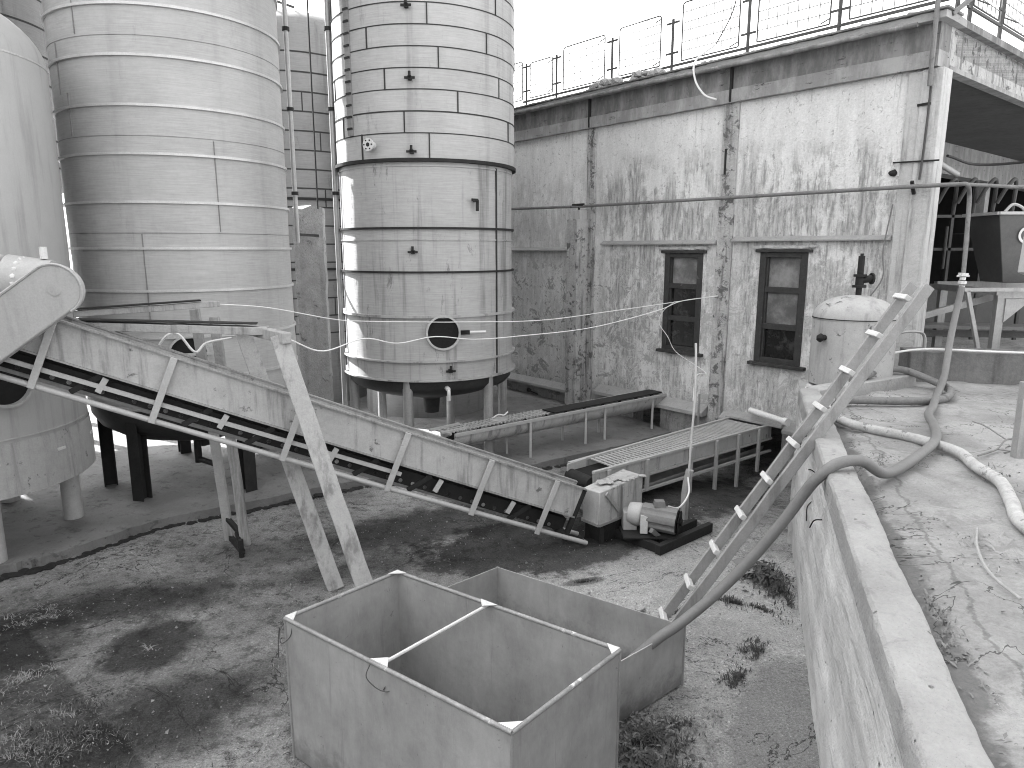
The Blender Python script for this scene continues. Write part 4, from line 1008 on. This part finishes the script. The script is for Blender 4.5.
g = MB(); g.prism([ma + V(-.05, -.16, -.16), ma + V(.03, -.17, -.16), ma + V(.03, -.17, .04), ma + V(-.05, -.16, .06)], V(0, .02, 0)); g.build('name_tag_plate', M_gusset, mt)
g = MB(); c_ = ma.lerp(mb, .45) + mv * .16; g.hexa([c_ + V(-.06,-.05,-.02), c_ + V(.07,-.05,-.02), c_ + V(.07,.06,-.02), c_ + V(-.06,.06,-.02)], [c_ + V(-.05,-.04,.05), c_ + V(.06,-.04,.05), c_ + V(.06,.05,.05), c_ + V(-.05,.05,.05)]); g.build('terminal_box', M_motor, mt, bevel=.006)
for s in (-1, 1):
    MB().beam(ma.lerp(mb, .5) + V(0, 0, -.13) + mu * s * .1, V(1.66 + s * mu.x * .12, 7.54 + s * mu.y * .12, .12), .05, .2).build('foot', M_motor, mt)

# stick with wire by the motor
g = MB(); g.tube(crs([V(2.15, 8.28, -.04), V(2.16, 8.3, .35), V(2.20, 8.3, .62)], 5), .05, 8, rr=None)
sp = thing('wooden_stake', 'thin crooked pale pole standing upright beside the gear motor', 'pole', (2.15, 8.28, 0))
g.build('lower_post', M_wood, sp)
g = MB(); g.tube(crs([V(2.18, 8.27, .5), V(2.19, 8.27, 1.0), V(2.21, 8.28, 1.5), V(2.20, 8.28, 2.0), V(2.19, 8.28, 2.2)], 5), .014, 7); g.build('upper_stick', M_rung, sp)
g = MB(); g.tube(crs([V(2.16, 8.22, .55), V(2.12, 8.0, .42), V(1.95, 7.75, .34), V(1.78, 7.55, .43)], 6), .011, 6)
tag(g.build('motor_cable', M_wire, loc=(2, 8, .4)), 'pale cable looping from the thin pole to the gear motor', 'cable')
g = MB(); g.tube([W(3.15, .0, .3), W(3.15, .85, .3)], .018, 6)
tag(g.build('thin_stake', M_steel, loc=tuple(W(3.15, 0, .3))), 'short thin rod standing at the plaster wall behind the grille conveyor', 'rod')

# wires across
wl_ = W(3.05, 2.53, .07)
g = MB(); g.tube(crs([V(-3.10, 7.32, 2.74), V(-2.7, 7.8, 2.66), V(-2.2, 8.5, 2.47), V(-1.9, 8.9, 2.40), V(-.95, 9.85, 2.29)], 8), .006, 5); g.tube(crs([V(-.95, 9.85, 2.29), V(.4, 10.6, 2.24), V(1.6, 11.2, 2.33), V(2.6, 11.7, 2.42), wl_], 8), .0065, 5)
tag(g.build('overhead_wire', M_wire, loc=(-1, 9, 2.2)), 'upper of two slack wires strung from the trestle past the clad tank to the wall', 'wire')
g = MB(); g.tube(crs([V(-2.05, 6.42, 2.48), V(-1.85, 6.8, 2.32), V(-1.55, 7.3, 2.38), V(-1.3, 7.9, 2.25), V(-.95, 8.6, 2.24), V(-.5, 9.2, 2.13), V(.1, 9.8, 2.10), V(1.2, 10.6, 2.13), V(2.3, 11.2, 2.33), V(2.8, 11.6, 2.46), wl_ + V(0, 0, -.01)], 8), .007, 5)
tag(g.build('overhead_wire', M_wire, loc=(-1, 8, 2.2)), 'lower kinked pale wire strung from the leaning planks to the wall', 'wire')
g = MB(); g.tube(crs([W(3.9, 2.38, .12), W(4.15, 2.2, .10), W(4.22, 1.98, .12), W(4.0, 1.75, .14), W(3.75, 1.5, .2), V(2.8, 10, 1.55), V(2.3, 8.6, 1.75), V(2.19, 8.28, 1.5)], 8), .0065, 5)
tag(g.build('hanging_wire', M_wire, loc=(3, 11, 1.8)), 'pale wire drooping past the left window to the thin pole', 'wire')

# ------------------------------------------------------------------ pressure vessel
cv_ = (4.22, 8.62); rv = .475
pv = thing('pressure_vessel', 'small domed pressure vessel with flaking paint and a black valve on top', 'vessel', (cv_[0], cv_[1], 1.66))
g = MB(); g.lathe(cv_, [(rv, 1.66), (rv, 2.0), (rv, 2.47)], 56); g.build('shell', M_vessel, pv)
g = MB(); g.lathe(cv_, [(rv + .006, 2.46), (rv + .006, 2.49)] + [((rv + .0) * math.cos(R(a)), 2.49 + .26 * math.sin(R(a))) for a in range(8, 91, 8)], 56); g.build('dome', M_vessel, pv)
g = MB(); seamh(g, cv_, rv + .006, 2.475, h=.006); g.build('weld_seam', M_seam, pv)
g = MB(); x, y = cv_; x += .02; g.tube([V(x, y, 2.74), V(x, y, 2.86)], .035, 10); g.tube([V(x, y, 2.84), V(x, y, 2.87)], .08, 12); g.tube([V(x, y, 2.87), V(x, y, 2.99)], .05, 10); g.tube([V(x, y, 2.97), V(x, y, 3.0)], .075, 12); g.tube([V(x, y, 3.0), V(x, y, 3.22)], .038, 10); g.tube([V(x, y, 2.93), V(x + .13, y - .03, 2.95)], .045, 10); g.tube([V(x + .12, y - .03, 2.95), V(x + .14, y - .03, 2.95)], .07, 12); g.tube([V(x, y, 3.2), V(x, y, 3.25)], .02, 8); g.build('valve', M_dark, pv)
a = ang(cv_, R(-40)); p = V(cv_[0] + rv * math.sin(a), cv_[1] + rv * math.cos(a), 2.25); g = MB(); g.tube([p, p + V(math.sin(a), math.cos(a), 0) * .07], .035, 10); g.blob(p + V(math.sin(a), math.cos(a), 0) * .07, .05, 4); g.build('nozzle', M_dark, pv)
for s in (-1, 1): 
    p = V(cv_[0] + s * .36, cv_[1] + s * .1, 2.62); MB().beam(p, p + V(s * .03, 0, .04), .08, .02).build('lifting_lug', M_vessel, pv)

# ------------------------------------------------------------------ ladder
LR = V(2.52, 5.64, 1.86); LB = V(1.24, 5.48, .03); LD = (LR - LB); LT = LB + LD * 1.63
LH = V(LD.x, LD.y, 0).normalized(); LP = V(.10, .995, 0)
ld = thing('ladder', 'weathered wooden ladder leaning across the retaining wall top', 'ladder', tuple(LB))
lu = LD.normalized().cross(LP).normalized(); lu = lu if lu.z > 0 else -lu
for s in (-.14, .15):
    g = MB(); plank(g, LB + LP * s, LT + LP * s, .04, .085, up=lu); g.build('stringer', M_ladder, ld, bevel=.004)
for k in range(10):
    t = .07 + k * .166 * 1.0
    p = LB + LD * t + lu * .03
    g = MB(); g.beam(p + LP * -.02, p + LP * .21, .045, .05, up=lu); g.build('rung', M_rung, ld, bevel=.006)

# ------------------------------------------------------------------ hoses
def hose(name, label, pts, r, m, rib=None, n=10, loc=None, grp=None):
    path = crs(pts, 14); g = MB()
    rr = [r * (1 + (.05 if (i % 2) else -.03)) if rib else r * (1 + .03 * noise.noise(V(i * .5, 0, 0))) for i in range(len(path))]
    g.tube(path, r, 14, True, rr)
    return tag(g.build(name, m, loc=loc or tuple(pts[0]), sharp=60), label, 'hose', grp)
hose('hose', 'thick dark hose running from the wall pipe over the coping into the far bin',
     [V(5.80, 9.10, 2.82), V(5.72, 9.02, 2.55), V(5.43, 8.62, 2.2), V(5.02, 8.0, 1.86), V(4.55, 7.35, 1.735), V(4.25, 6.9, 1.73), V(4.02, 6.58, 1.73), V(3.82, 6.15, 1.73), V(3.50, 5.60, 1.74), V(2.98, 5.04, 1.735), V(2.65, 4.77, 1.735), V(2.42, 4.66, 1.86), V(2.22, 4.60, 1.855), V(2.10, 4.62, 1.74), V(2.04, 4.66, 1.62), V(1.92, 4.71, 1.38), V(1.72, 4.74, 1.08), V(1.47, 4.74, .80), V(1.23, 4.70, .61), V(1.06, 4.66, .51), V(.85, 4.60, .36)], .039, M_hose, loc=(3, 5.5, 1.7), grp='hoses on the raised yard')
hose('hose', 'pale dirty hose snaking across the raised yard towards the right edge',
     [V(3.45, 7.36, 1.74), V(3.22, 7.0, 1.72), V(3.12, 6.45, 1.71), V(3.24, 6.1, 1.71), V(3.40, 5.88, 1.71), V(3.50, 5.66, 1.71), V(3.56, 5.36, 1.71), V(3.46, 5.02, 1.71), V(3.40, 4.66, 1.71), V(3.20, 4.26, 1.71), V(3.0, 3.85, 1.71), V(2.98, 3.2, 1.71)], .042, M_hoselt, loc=(3.4, 5, 1.7), grp='hoses on the raised yard')
hose('hose', 'grey hose curled in a loop on the concrete in front of the pressure vessel',
     [V(3.40, 7.30, 1.73), V(3.8, 7.28, 1.72), V(4.2, 7.25, 1.72), V(4.62, 7.35, 1.72), V(4.95, 7.75, 1.73), V(5.0, 8.15, 1.76), V(4.75, 8.40, 1.86), V(4.45, 8.32, 1.86), V(4.15, 8.06, 1.85), V(3.9, 7.9, 1.82)], .042, M_pipe, loc=(4.4, 7.8, 1.7), grp='hoses on the raised yard')

# ------------------------------------------------------------------ bins
def bin_(label, cs, h, rim, divider=None, th=.008):
    cen = sum((Vector(c_) for c_ in cs), V(0, 0, 0)) / 4
    o = thing('steel_bin', label, 'bin', (cen.x, cen.y, 0), group='open steel bins')
    names = []
    for i in range(4):
        a_, b_ = Vector(cs[i]), Vector(cs[(i+1) % 4]); n_ = V(b_.y - a_.y, -(b_.x - a_.x), 0).normalized()
        if (a_ - cen).dot(n_) < 0: n_ = -n_
        g = MB(); nu, nz_ = 24, 14; vs = []
        for side_ in (0, 1):
            for j in range(nz_ + 1):
                for k in range(nu + 1):
                    u, z = k / nu, j / nz_; w = .014 * noise.noise(V(u * 3 + i * 7, z * 2.2, cen.x)) * math.sin(PI * u) * math.sin(PI * min(1, z * 1.0 + .02)) 
                    ins = V(0, 0, 0)
                    vs.append(a_.lerp(b_, u) + V(0, 0, .012 + z * (h - .012)) + n_ * (w - th * side_ * 1.0))
        m_ = (nu + 1) * (nz_ + 1); fs = []
        for j in range(nz_):
            for k in range(nu):
                q = j * (nu + 1) + k
                fs += [(q, q+1, q+nu+2, q+nu+1), (m_+q, m_+q+nu+1, m_+q+nu+2, m_+q+1)]
        for k in range(nu): q = nz_ * (nu + 1) + k; fs.append((q, q+1, m_+q+1, m_+q))
        g.add(vs, fs); g.build('panel', M_bin, o)
    g = MB(); g.add([Vector(c_).lerp(cen, .004) + V(0, 0, .03 - c_.z if hasattr(c_, 'z') else .03) for c_ in cs], [(0, 1, 2, 3)]); g.build('bottom', M_bin, o)
    for c_ in cs: MB().tube([Vector(c_) + V(0, 0, 0), Vector(c_) + V(0, 0, h)], .010, 8).build('corner_seam', M_steel, o)
    if rim:
        for i in range(4):
            a_, b_ = Vector(cs[i]) + V(0, 0, h), Vector(cs[(i+1) % 4]) + V(0, 0, h)
            g = MB(); g.tube([a_.lerp(b_, k / 30) + V(0, 0, .003 * noise.noise(V(k, i * 5, 0))) for k in range(31)], .014, 10); g.build('rim', M_rim, o)
        for i in range(4):
            p = Vector(cs[i]) + V(0, 0, h + .012); d1 = (Vector(cs[(i+1) % 4]) - Vector(cs[i])).normalized(); d2 = (Vector(cs[i-1]) - Vector(cs[i])).normalized()
            g = MB(); g.prism([p, p + d1 * .085, p + d2 * .085], V(0, 0, .006)); g.build('gusset', M_gusset, o)
    if divider is not None:
        a_ = Vector(cs[0]).lerp(Vector(cs[1]), divider[0]) + V(0, 0, h); b_ = Vector(cs[3]).lerp(Vector(cs[2]), divider[1]) + V(0, 0, h)
        MB().tube([a_, b_], .011, 8).build('tie_rod', M_gusset, o)
        e1 = (Vector(cs[1]) - Vector(cs[0])).normalized(); n_ = (b_ - a_).normalized()
        for p, s in ((a_, 1), (b_, -1)):
            MB().prism([p - e1 * .07 + V(0, 0, .014), p + e1 * .07 + V(0, 0, .014), p + n_ * s * .07 + V(0, 0, .014)], V(0, 0, .005)).build('gusset', M_gusset, o)
    return o
b1c = [V(0.0, 3.01, 0), V(-1.44, 4.08, 0), V(-.83, 4.73, 0), V(.63, 3.72, 0)]
bin_('open galvanised bin in the foreground with a tie rod across its rim', b1c, 1.0, True, (.52, .535))
b2c = [V(.62, 4.28, 0), V(-.78, 5.27, 0), V(-.13, 5.86, 0), V(1.31, 4.86, 0)]
bin_('lower rimless open bin behind the foreground one, with the hose end in it', b2c, .50, False)
w_ = MB(); p = b1c[0].lerp(b1c[1], .54) + V(0, 0, 1.0)
w_.tube(crs([p + V(-.02, -.02, .01), p + V(-.04, -.04, -.06), p + V(.03, -.05, -.13), p + V(.10, -.07, -.12), p + V(.12, -.08, -.02), p + V(.10, -.05, -.06), p + V(.05, -.05, -.14)], 6), .003, 5)
tag(w_.build('loose_wire', M_wiredark, loc=tuple(p)), 'thin bent wire hanging on the near rim of the foreground bin', 'wire')
w_ = MB(); p = b1c[1] + V(0, 0, 1.0)
w_.tube(crs([p + V(.06, -.03, .01), p + V(.04, -.04, -.10), p + V(-.03, -.02, -.16), p + V(-.03, -.02, -.05), p + V(-.045, -.02, -.14), p + V(-.05, -.02, -.26)], 6), .003, 5)
tag(w_.build('loose_wire', M_wiredark, loc=tuple(p)), 'thin wire hanging off the left corner of the foreground bin', 'wire')

# ------------------------------------------------------------------ things in and by the open bay
hp = thing('hopper', 'dark tapering steel hopper with a pale ring painted on its side at the right edge', 'hopper', (7.5, 10.3, 2.8))
g = MB(); g.hexa([V(7.15, 10.3, 2.82), V(8.3, 10.3, 2.82), V(8.3, 10.8, 2.82), V(7.15, 10.8, 2.82)], [V(6.88, 10.15, 3.78), V(8.5, 10.15, 3.78), V(8.5, 10.9, 3.78), V(6.88, 10.9, 3.78)])
g.f.pop(1) if False else None
g.build('hopper_body', M_hopper, hp, bevel=.01)
g = MB()
pp = [V(6.86, 10.13, 3.80), V(8.52, 10.13, 3.80), V(8.52, 10.92, 3.80), V(6.86, 10.92, 3.80)]
for i in range(4): g.beam(pp[i], pp[(i+1) % 4], .05, .04)
g.build('rim', M_light, hp)
g = MB(); ctr = V(7.32, 10.20, 3.50); vs = []
for k in range(28):
    t = R(35 + 290 * k / 27) 
    for r in (.085, .12): vs.append(ctr + V(r * math.cos(t), .075 * r * math.sin(t) * -1, r * math.sin(t)) + V(0, -.03, 0))
g.add(vs, [(2*k, 2*k+1, 2*k+3, 2*k+2) for k in range(27)]); g.build('painted_ring', M_gusset, hp)
g = MB(); g.tube(crs([V(6.95, 10.15, 3.82), V(7.05, 10.15, 3.92), V(7.18, 10.15, 3.88), V(7.25, 10.15, 3.80)], 5), .02, 6); g.build('lifting_eye', M_light, hp)
hs = thing('steel_stand', 'angle-iron stand carrying the hopper inside the open bay', 'stand', (6.8, 9.9, 1.65))
g = MB(); g.beam(V(6.15, 9.6, 2.76), V(8.6, 9.6, 2.76), .05, .05); g.beam(V(6.7, 9.75, 2.70), V(8.6, 9.75, 2.70), .09, .13); g.beam(V(6.72, 9.7, 2.72), V(6.72, 11.2, 2.72), .09, .09); g.beam(V(6.72, 11.2, 2.74), V(8.6, 11.2, 2.74), .09, .12); g.build('top_frame', M_steel, hs)
for (x, y) in ((6.78, 9.78), (8.4, 9.78), (6.78, 11.1), (8.4, 11.1)): MB().beam(V(x, y, 1.62), V(x, y, 2.68), .11, .09).build('leg', M_steel, hs)
g = MB(); g.beam(V(6.20, 9.6, 2.74), V(6.50, 9.6, 1.75), .05, .05); g.build('brace', M_steel, hs)
g = MB(); g.prism([V(6.83, 9.72, 2.63), V(7.2, 9.72, 2.63), V(6.83, 9.72, 2.30)], V(0, .02, 0)); g.build('gusset', M_steel, hs)
bn = thing('steel_bench', 'long dim steel bench with a slanting brace inside the open bay', 'bench', (6.3, 11.4, 1.65))
g = MB(); g.beam(V(5.5, 11.0, 2.15), V(8.5, 10.6, 2.12), .5, .05); g.beam(V(5.5, 11.2, 2.0), V(8.5, 10.9, 1.98), .05, .1); g.build('bench_top', M_motor, bn)
g = MB(); g.beam(V(5.55, 10.3, 2.20), V(7.0, 10.1, 2.66), .07, .09); g.build('brace', M_steel, bn)
for (x, y) in ((5.8, 10.9), (7.9, 10.6)): MB().beam(V(x, y, 1.62), V(x, y, 2.1), .07, .07).build('leg', M_steel, bn)
# dim machinery deeper in the bay
mc = thing('bottling_machine', 'dark machine of frames, rollers and pipes deep inside the open bay', 'machine', (8.5, 13.8, 1.65))
g = MB(); g.box(6.9, 11, 13.2, 14.6, 1.65, 2.6); g.box(8.6, 9.6, 13.0, 14.2, 2.7, 3.6); g.build('machine_body', M_hopper, mc, bevel=.02)
g = MB()
for x in (6.7, 7.15, 7.9, 8.5, 9.3, 10.1): g.beam(V(x, 12.9, 1.65), V(x, 12.9, 3.9), .05, .05)
for z in (2.65, 3.3, 3.88): g.beam(V(6.6, 12.9, z), V(10.6, 12.9, z), .05, .05)
g.build('machine_frame', M_rail, mc)
g = MB()
for k in range(5): g.tube(crs([V(7.2 + k * .35, 12.8, 4.1), V(7.3 + k * .35, 12.7, 4.4), V(7.5 + k * .35, 12.8, 4.45), V(7.6 + k * .35, 13.0, 3.6)], 5), .035, 8)
for k in range(7): g.tube([V(7.0 + k * .4, 12.85, 2.75 + .1 * (k % 3)), V(7.0 + k * .4, 12.85, 3.7)], .025, 8)
g.build('machine_pipe', M_rail, mc)
g = MB(); g.tube([V(7.4, 12.6, 4.75), V(7.9, 12.9, 4.6)], .05, 10)
tag(g.build('strip_lamp', M_light, loc=(7.6, 12.7, 4.6)), 'short dusty tube lamp hanging under the bay ceiling', 'lamp')
g = MB(); g.tube(crs([W(.2, 4.62, -1.2), V(7.6, 11.6, 4.62), V(9.2, 11.0, 4.75)], 8), .02, 8)
tag(g.build('ceiling_pipe', M_dark, loc=tuple(W(.2, 4.75, -1))), 'dark pipe slung across the open bay under the ceiling', 'pipe')
pc = MB(); pc.hexa([V(5.06, 6.95, 3.07), V(5.4, 6.95, 2.95), V(5.4, 7.1, 2.95), V(5.06, 7.1, 3.07)], [V(5.10, 6.95, 4.10), V(5.4, 6.95, 4.10), V(5.4, 7.1, 4.10), V(5.10, 7.1, 4.10)])
tag(pc.build('metal_box', M_guard, bevel=.01, loc=(5.2, 7, 3.05)), 'pale metal box cut off by the right edge, on its post', 'box')
g = MB(); g.beam(V(5.45, 7.06, 1.62), V(5.45, 7.06, 4.3), .08, .08)
tag(g.build('box_post', M_rail, loc=(5.45, 7.06, 1.65)), 'dark post carrying the pale metal box just past the right edge', 'post')
g = MB(); g.beam(V(4.02, 5.36, 1.64), V(4.03, 5.38, 2.28), .07, .07)
tag(g.build('short_post', M_steel, bevel=.004, loc=(4.02, 5.36, 1.65)), 'short upright post on the raised yard at the right edge', 'post')
g = MB(); g.tube(crs([V(4.9, 8.95, 1.95), V(4.95, 8.95, 2.22), V(5.2, 8.95, 2.26), V(5.3, 8.95, 2.2), V(5.32, 8.95, 2.0)], 5), .02, 7)
tag(g.build('bent_rail', M_steel, loc=(5.1, 8.9, 2)), 'small bent handrail behind the low wall by the corner post', 'rail')

# ------------------------------------------------------------------ weeds, litter
def blades(name, cx, cy, rx, ry, n, h, m, rot=0, zf=None, lean=.9, w=.0032, kind='stuff'):
    g = MB(); cr, sr = math.cos(rot), math.sin(rot)
    for i in range(n):
        r = abs(random.gauss(0, .62)); a = random.uniform(0, 2 * PI)
        if noise.noise(V(cx + r * math.cos(a) * 1.8, cy + r * math.sin(a) * 1.8, 3)) < -.05 + r * .12 and random.random() < .93: continue
        x = cx + rx * r * math.cos(a) * cr - ry * r * math.sin(a) * sr; y = cy + rx * r * math.cos(a) * sr + ry * r * math.sin(a) * cr
        z = (zf(x, y) if zf else gh(x, y)) - .005
        b = random.uniform(0, 2 * PI); hh = h * random.uniform(.35, 1.1) * (1.1 - .5 * r); l = lean * random.uniform(.4, 1.3) * hh
        d = V(math.cos(b), math.sin(b), 0); t = V(-d.y, d.x, 0) * w * random.uniform(.6, 1.5)
        p0 = V(x, y, z); p1 = p0 + d * l * .4 + V(0, 0, hh * .65); p2 = p0 + d * l + V(0, 0, hh * random.uniform(.5, 1))
        g.add([p0 - t, p0 + t, p1 + t * .8, p1 - t * .8, p2], [(0, 1, 2, 3), (3, 2, 4)])
    return tag(g.build(name, m, smooth=False), kind=kind)
def leafy(name, cx, cy, rx, ry, n, h, m, s=.03):
    g = MB()
    for i in range(n):
        r = abs(random.gauss(0, .55)); a = random.uniform(0, 2 * PI); x = cx + rx * r * math.cos(a); y = cy + ry * r * math.sin(a)
        z = gh(x, y) + random.uniform(.0, 1) * h * max(.1, 1 - r * .7); e = Euler((random.uniform(-.9, .9), random.uniform(-.9, .9), random.uniform(0, 6.3))).to_matrix(); q = s * random.uniform(.5, 1.3)
        g.add([V(x, y, z) + e @ (V(*p) * q) for p in ((-1, 0, 0), (0, -.38, .08), (1, 0, 0), (0, .38, .08))], [(0, 1, 2, 3)])
    return tag(g.build(name, m, smooth=False), kind='stuff')
blades('grass', .95, 4.25, .42, .22, 2600, .10, M_weed, .5); leafy('weeds', .95, 4.35, .45, .28, 900, .08, M_leaf, .022)
blades('grass', 1.0, 3.85, .30, .25, 1500, .09, M_weed); leafy('weeds', .85, 4.0, .3, .25, 400, .06, M_weed)
blades('grass', 1.75, 4.95, .20, .10, 900, .06, M_weed, .9); blades('grass', 2.02, 5.35, .22, .12, 800, .06, M_weed, .9)
blades('grass', 2.15, 6.1, .45, .10, 1100, .07, M_weed, -.5); blades('grass', 2.62, 6.35, .16, .55, 1200, .11, M_weed, -.2)
leafy('weeds', 2.55, 6.6, .25, .4, 500, .18, M_weed, .035); leafy('weeds', 2.4, 6.75, .12, .15, 60, .10, M_leaf, .04)
blades('grass', 1.55, 5.95, .2, .08, 350, .05, M_weed, .5); blades('grass', .72, 6.58, .22, .06, 300, .03, M_weed, .3)
blades('grass', -3.35, 4.35, .75, .5, 6000, .045, M_weed, .3); blades('straw', -3.45, 4.25, .75, .5, 3600, .035, M_straw, .3, lean=2.2, w=.0014)
blades('straw', -3.75, 4.95, .35, .25, 700, .03, M_straw, lean=3, w=.002); blades('grass', -4.4, 5.9, .5, .3, 900, .025, M_straw, lean=3, w=.002)
blades('straw', -1.75, 5.25, .3, .2, 350, .05, M_straw, lean=2, w=.003); blades('straw', -3.05, 5.35, .10, .08, 60, .05, M_straw, lean=2, w=.003)
blades('grass', -3.0, 3.7, .9, .35, 1600, .07, M_weed, .5)
# grit and small stones over the lower yard
g = MB()
for i in range(2600):
    x, y = random.uniform(-5.2, 3.0), random.uniform(3.2, 9.0)
    if y > 6.6 + (x + 5) * .75 or x > 1.26 + (y - 1.86) * .3385 - .1: continue
    r = random.uniform(.003, .010) * (2.0 if random.random() < .04 else 1); z = gh(x, y)
    e = Euler((random.uniform(0, 3), random.uniform(0, 3), random.uniform(0, 3))).to_matrix()
    g.add([V(x, y, z + r * .4) + e @ (V(*p) * r) for p in ((1, .2, 0), (-.4, 1, 0), (-.7, -.8, .1), (.1, 0, .9), (0, 0, -.8))], [(0, 1, 3), (1, 2, 3), (2, 0, 3), (1, 0, 4), (2, 1, 4), (0, 2, 4)])
tag(g.build('loose_grit', M_grit, smooth=False), kind='stuff')
g = MB()
for i in range(420):
    s, t = random.uniform(-1.5, 5.5), .22 + abs(random.gauss(0, .12)) if random.random() < .55 else random.uniform(.3, 2.6)
    p = RW(s, t, 1.665); r = random.uniform(.006, .022)
    e = Euler((random.uniform(-.6, .6), random.uniform(-.6, .6), random.uniform(0, 6.3))).to_matrix()
    g.add([p + e @ (V(*q) * r) for q in ((-1, 0, 0), (0, -.4, .1), (1, .1, 0), (0, .45, .2))], [(0, 1, 2, 3)])
tag(g.build('leaf_litter', M_leaf, smooth=False), kind='stuff')
zpl = lambda x, y: 1.66
blades('straw', 2.7, 3.6, .4, .5, 500, .03, M_straw, 0, zpl, 2.5, .003); blades('grass', 3.55, 5.0, .2, .6, 260, .04, M_leaf, -.2, zpl, 1.5, .004); blades('grass', 1.95, 2.9, .1, .9, 420, .03, M_leaf, -.32, zpl, 1.5, .004)
for i, (pts, lab) in enumerate((
        ([V(2.75, 3.9, 1.68), V(2.55, 3.6, 1.70), V(2.42, 3.3, 1.69), V(2.40, 3.05, 1.68)], 'long dry twig lying on the raised yard, left of its pair'),
        ([V(2.95, 3.75, 1.68), V(2.75, 3.5, 1.70), V(2.62, 3.25, 1.69), V(2.55, 3.1, 1.68)], 'long dry twig lying on the raised yard, right of its pair'),
        ([V(4.45, 5.9, 1.68), V(4.2, 5.75, 1.71), V(3.95, 5.5, 1.70), V(3.7, 5.35, 1.69)], 'dark branching twig beside the crossing of the hoses'))):
    g = MB(); g.tube(crs(pts, 5), .008, 6)
    if i == 2: g.tube(crs([pts[1], V(4.25, 6.1, 1.74), V(4.3, 6.35, 1.72)], 4), .006, 5); g.tube(crs([pts[2], V(4.2, 5.3, 1.70), V(4.4, 5.25, 1.69)], 4), .005, 5)
    tag(g.build('dry_twig', M_straw if i < 2 else M_leaf, loc=tuple(pts[1])), lab, 'twig', 'twigs on the raised yard')
g = MB(); vs = []
for i in range(7):
    for j in range(6):
        vs.append(V(2.35 + i * .055 + .02 * noise.noise(V(i, j, 0)), 6.62 + j * .07, gh(2.4, 6.7) + .05 + .05 * noise.noise(V(i * .5, j * .6, 2)) + .03 * math.sin(i)))
g.add(vs, [(i*6+j, i*6+j+1, (i+1)*6+j+1, (i+1)*6+j) for i in range(6) for j in range(5)])
tag(g.build('crumpled_sheet', M_motor, loc=(2.5, 6.8, 0)), 'crumpled grey sheet of scrap lying among weeds at the foot of the retaining wall', 'scrap')
g = MB(); 
for k in range(9): g.blob(V(1.05 + .02 * k, 5.95 + .02 * (k % 3), .03), .03, k, (1.2, 1, .8), n=1)
tag(g.build('stone_pile', M_stone, loc=(1.1, 5.95, 0)), 'few small stones in a heap between the far bin and the ladder foot', 'stones')

def sky_block(lab, x0, x1, y0, y1, h, doors):  # unseen building-shaped blocks added to cut low sky light
    o = thing('sky_blocker', lab, 'building', ((x0 + x1) / 2, (y0 + y1) / 2, 0))
    MB().box(x0, x1, y0, y1, -.3, h).build('wall', M_pilaster, o)
    g = MB(); xm = (x0 + x1) / 2
    if y1 - y0 > x1 - x0: g.prism([V(x0 - .4, y0 - .4, h), V(x1 + .4, y0 - .4, h), V(xm, y0 - .4, h + 1.8)], V(0, y1 - y0 + .8, 0))
    else: ym = (y0 + y1) / 2; g.prism([V(x0 - .4, y0 - .4, h), V(x0 - .4, y1 + .4, h), V(x0 - .4, ym, h + 1.8)], V(x1 - x0 + .8, 0, 0))
    g.build('roof', M_cornice, o, smooth=False)
    for b in doors: MB().box(*b).build('door', M_frame, o, bevel=.02)
sky_block('unseen long warehouse added far to the left of the tanks to cut sky light', -24, -15, -14, 9, 7.5, [(-15.02, -14.9, -6, -2.5, -.3, 3.8), (-15.02, -14.9, 1, 4.5, -.3, 3.8)])
sky_block('unseen wide warehouse added behind the viewpoint to cut sky light', -14, 22, -22, -13, 7.5, [(-4, -.5, -13.02, -12.9, -.3, 3.8), (6, 9.5, -13.02, -12.9, -.3, 5)])

# ------------------------------------------------------------------ light
SAZ, SEL = -61, 47
w = bpy.data.worlds.new('World'); sc.world = w; w.use_nodes = True; nt = w.node_tree; nt.nodes.clear()
ow = nt.nodes.new('ShaderNodeOutputWorld'); bg = nt.nodes.new('ShaderNodeBackground'); sk = nt.nodes.new('ShaderNodeTexSky'); bw = nt.nodes.new('ShaderNodeRGBToBW')
sk.sky_type = 'NISHITA'; sk.sun_disc = False; sk.sun_elevation = R(SEL); sk.sun_rotation = R(SAZ); sk.dust_density = 3; sk.air_density = 1.5
nt.links.new(sk.outputs[0], bw.inputs[0]); nt.links.new(bw.outputs[0], bg.inputs[0]); bg.inputs[1].default_value = .15; nt.links.new(bg.outputs[0], ow.inputs[0])
sl = bpy.data.lights.new('sun', 'SUN'); sl.energy = 4.5; sl.angle = R(.6); so = bpy.data.objects.new('sun', sl); col.objects.link(so)
d = V(math.sin(R(SAZ)) * math.cos(R(SEL)), math.cos(R(SAZ)) * math.cos(R(SEL)), math.sin(R(SEL)))
so.rotation_euler = (-d).to_track_quat('-Z', 'Y').to_euler(); so.location = (-10, 10, 20)
sc.view_settings.view_transform = 'Standard'; sc.view_settings.look = 'None'; sc.view_settings.gamma = 1; sc.view_settings.use_curve_mapping = False
sc.view_settings.exposure = 2.42
sc.render.engine = 'CYCLES'
sc.cycles.max_bounces = 5; sc.cycles.diffuse_bounces = 3; sc.cycles.filter_width = 1.05
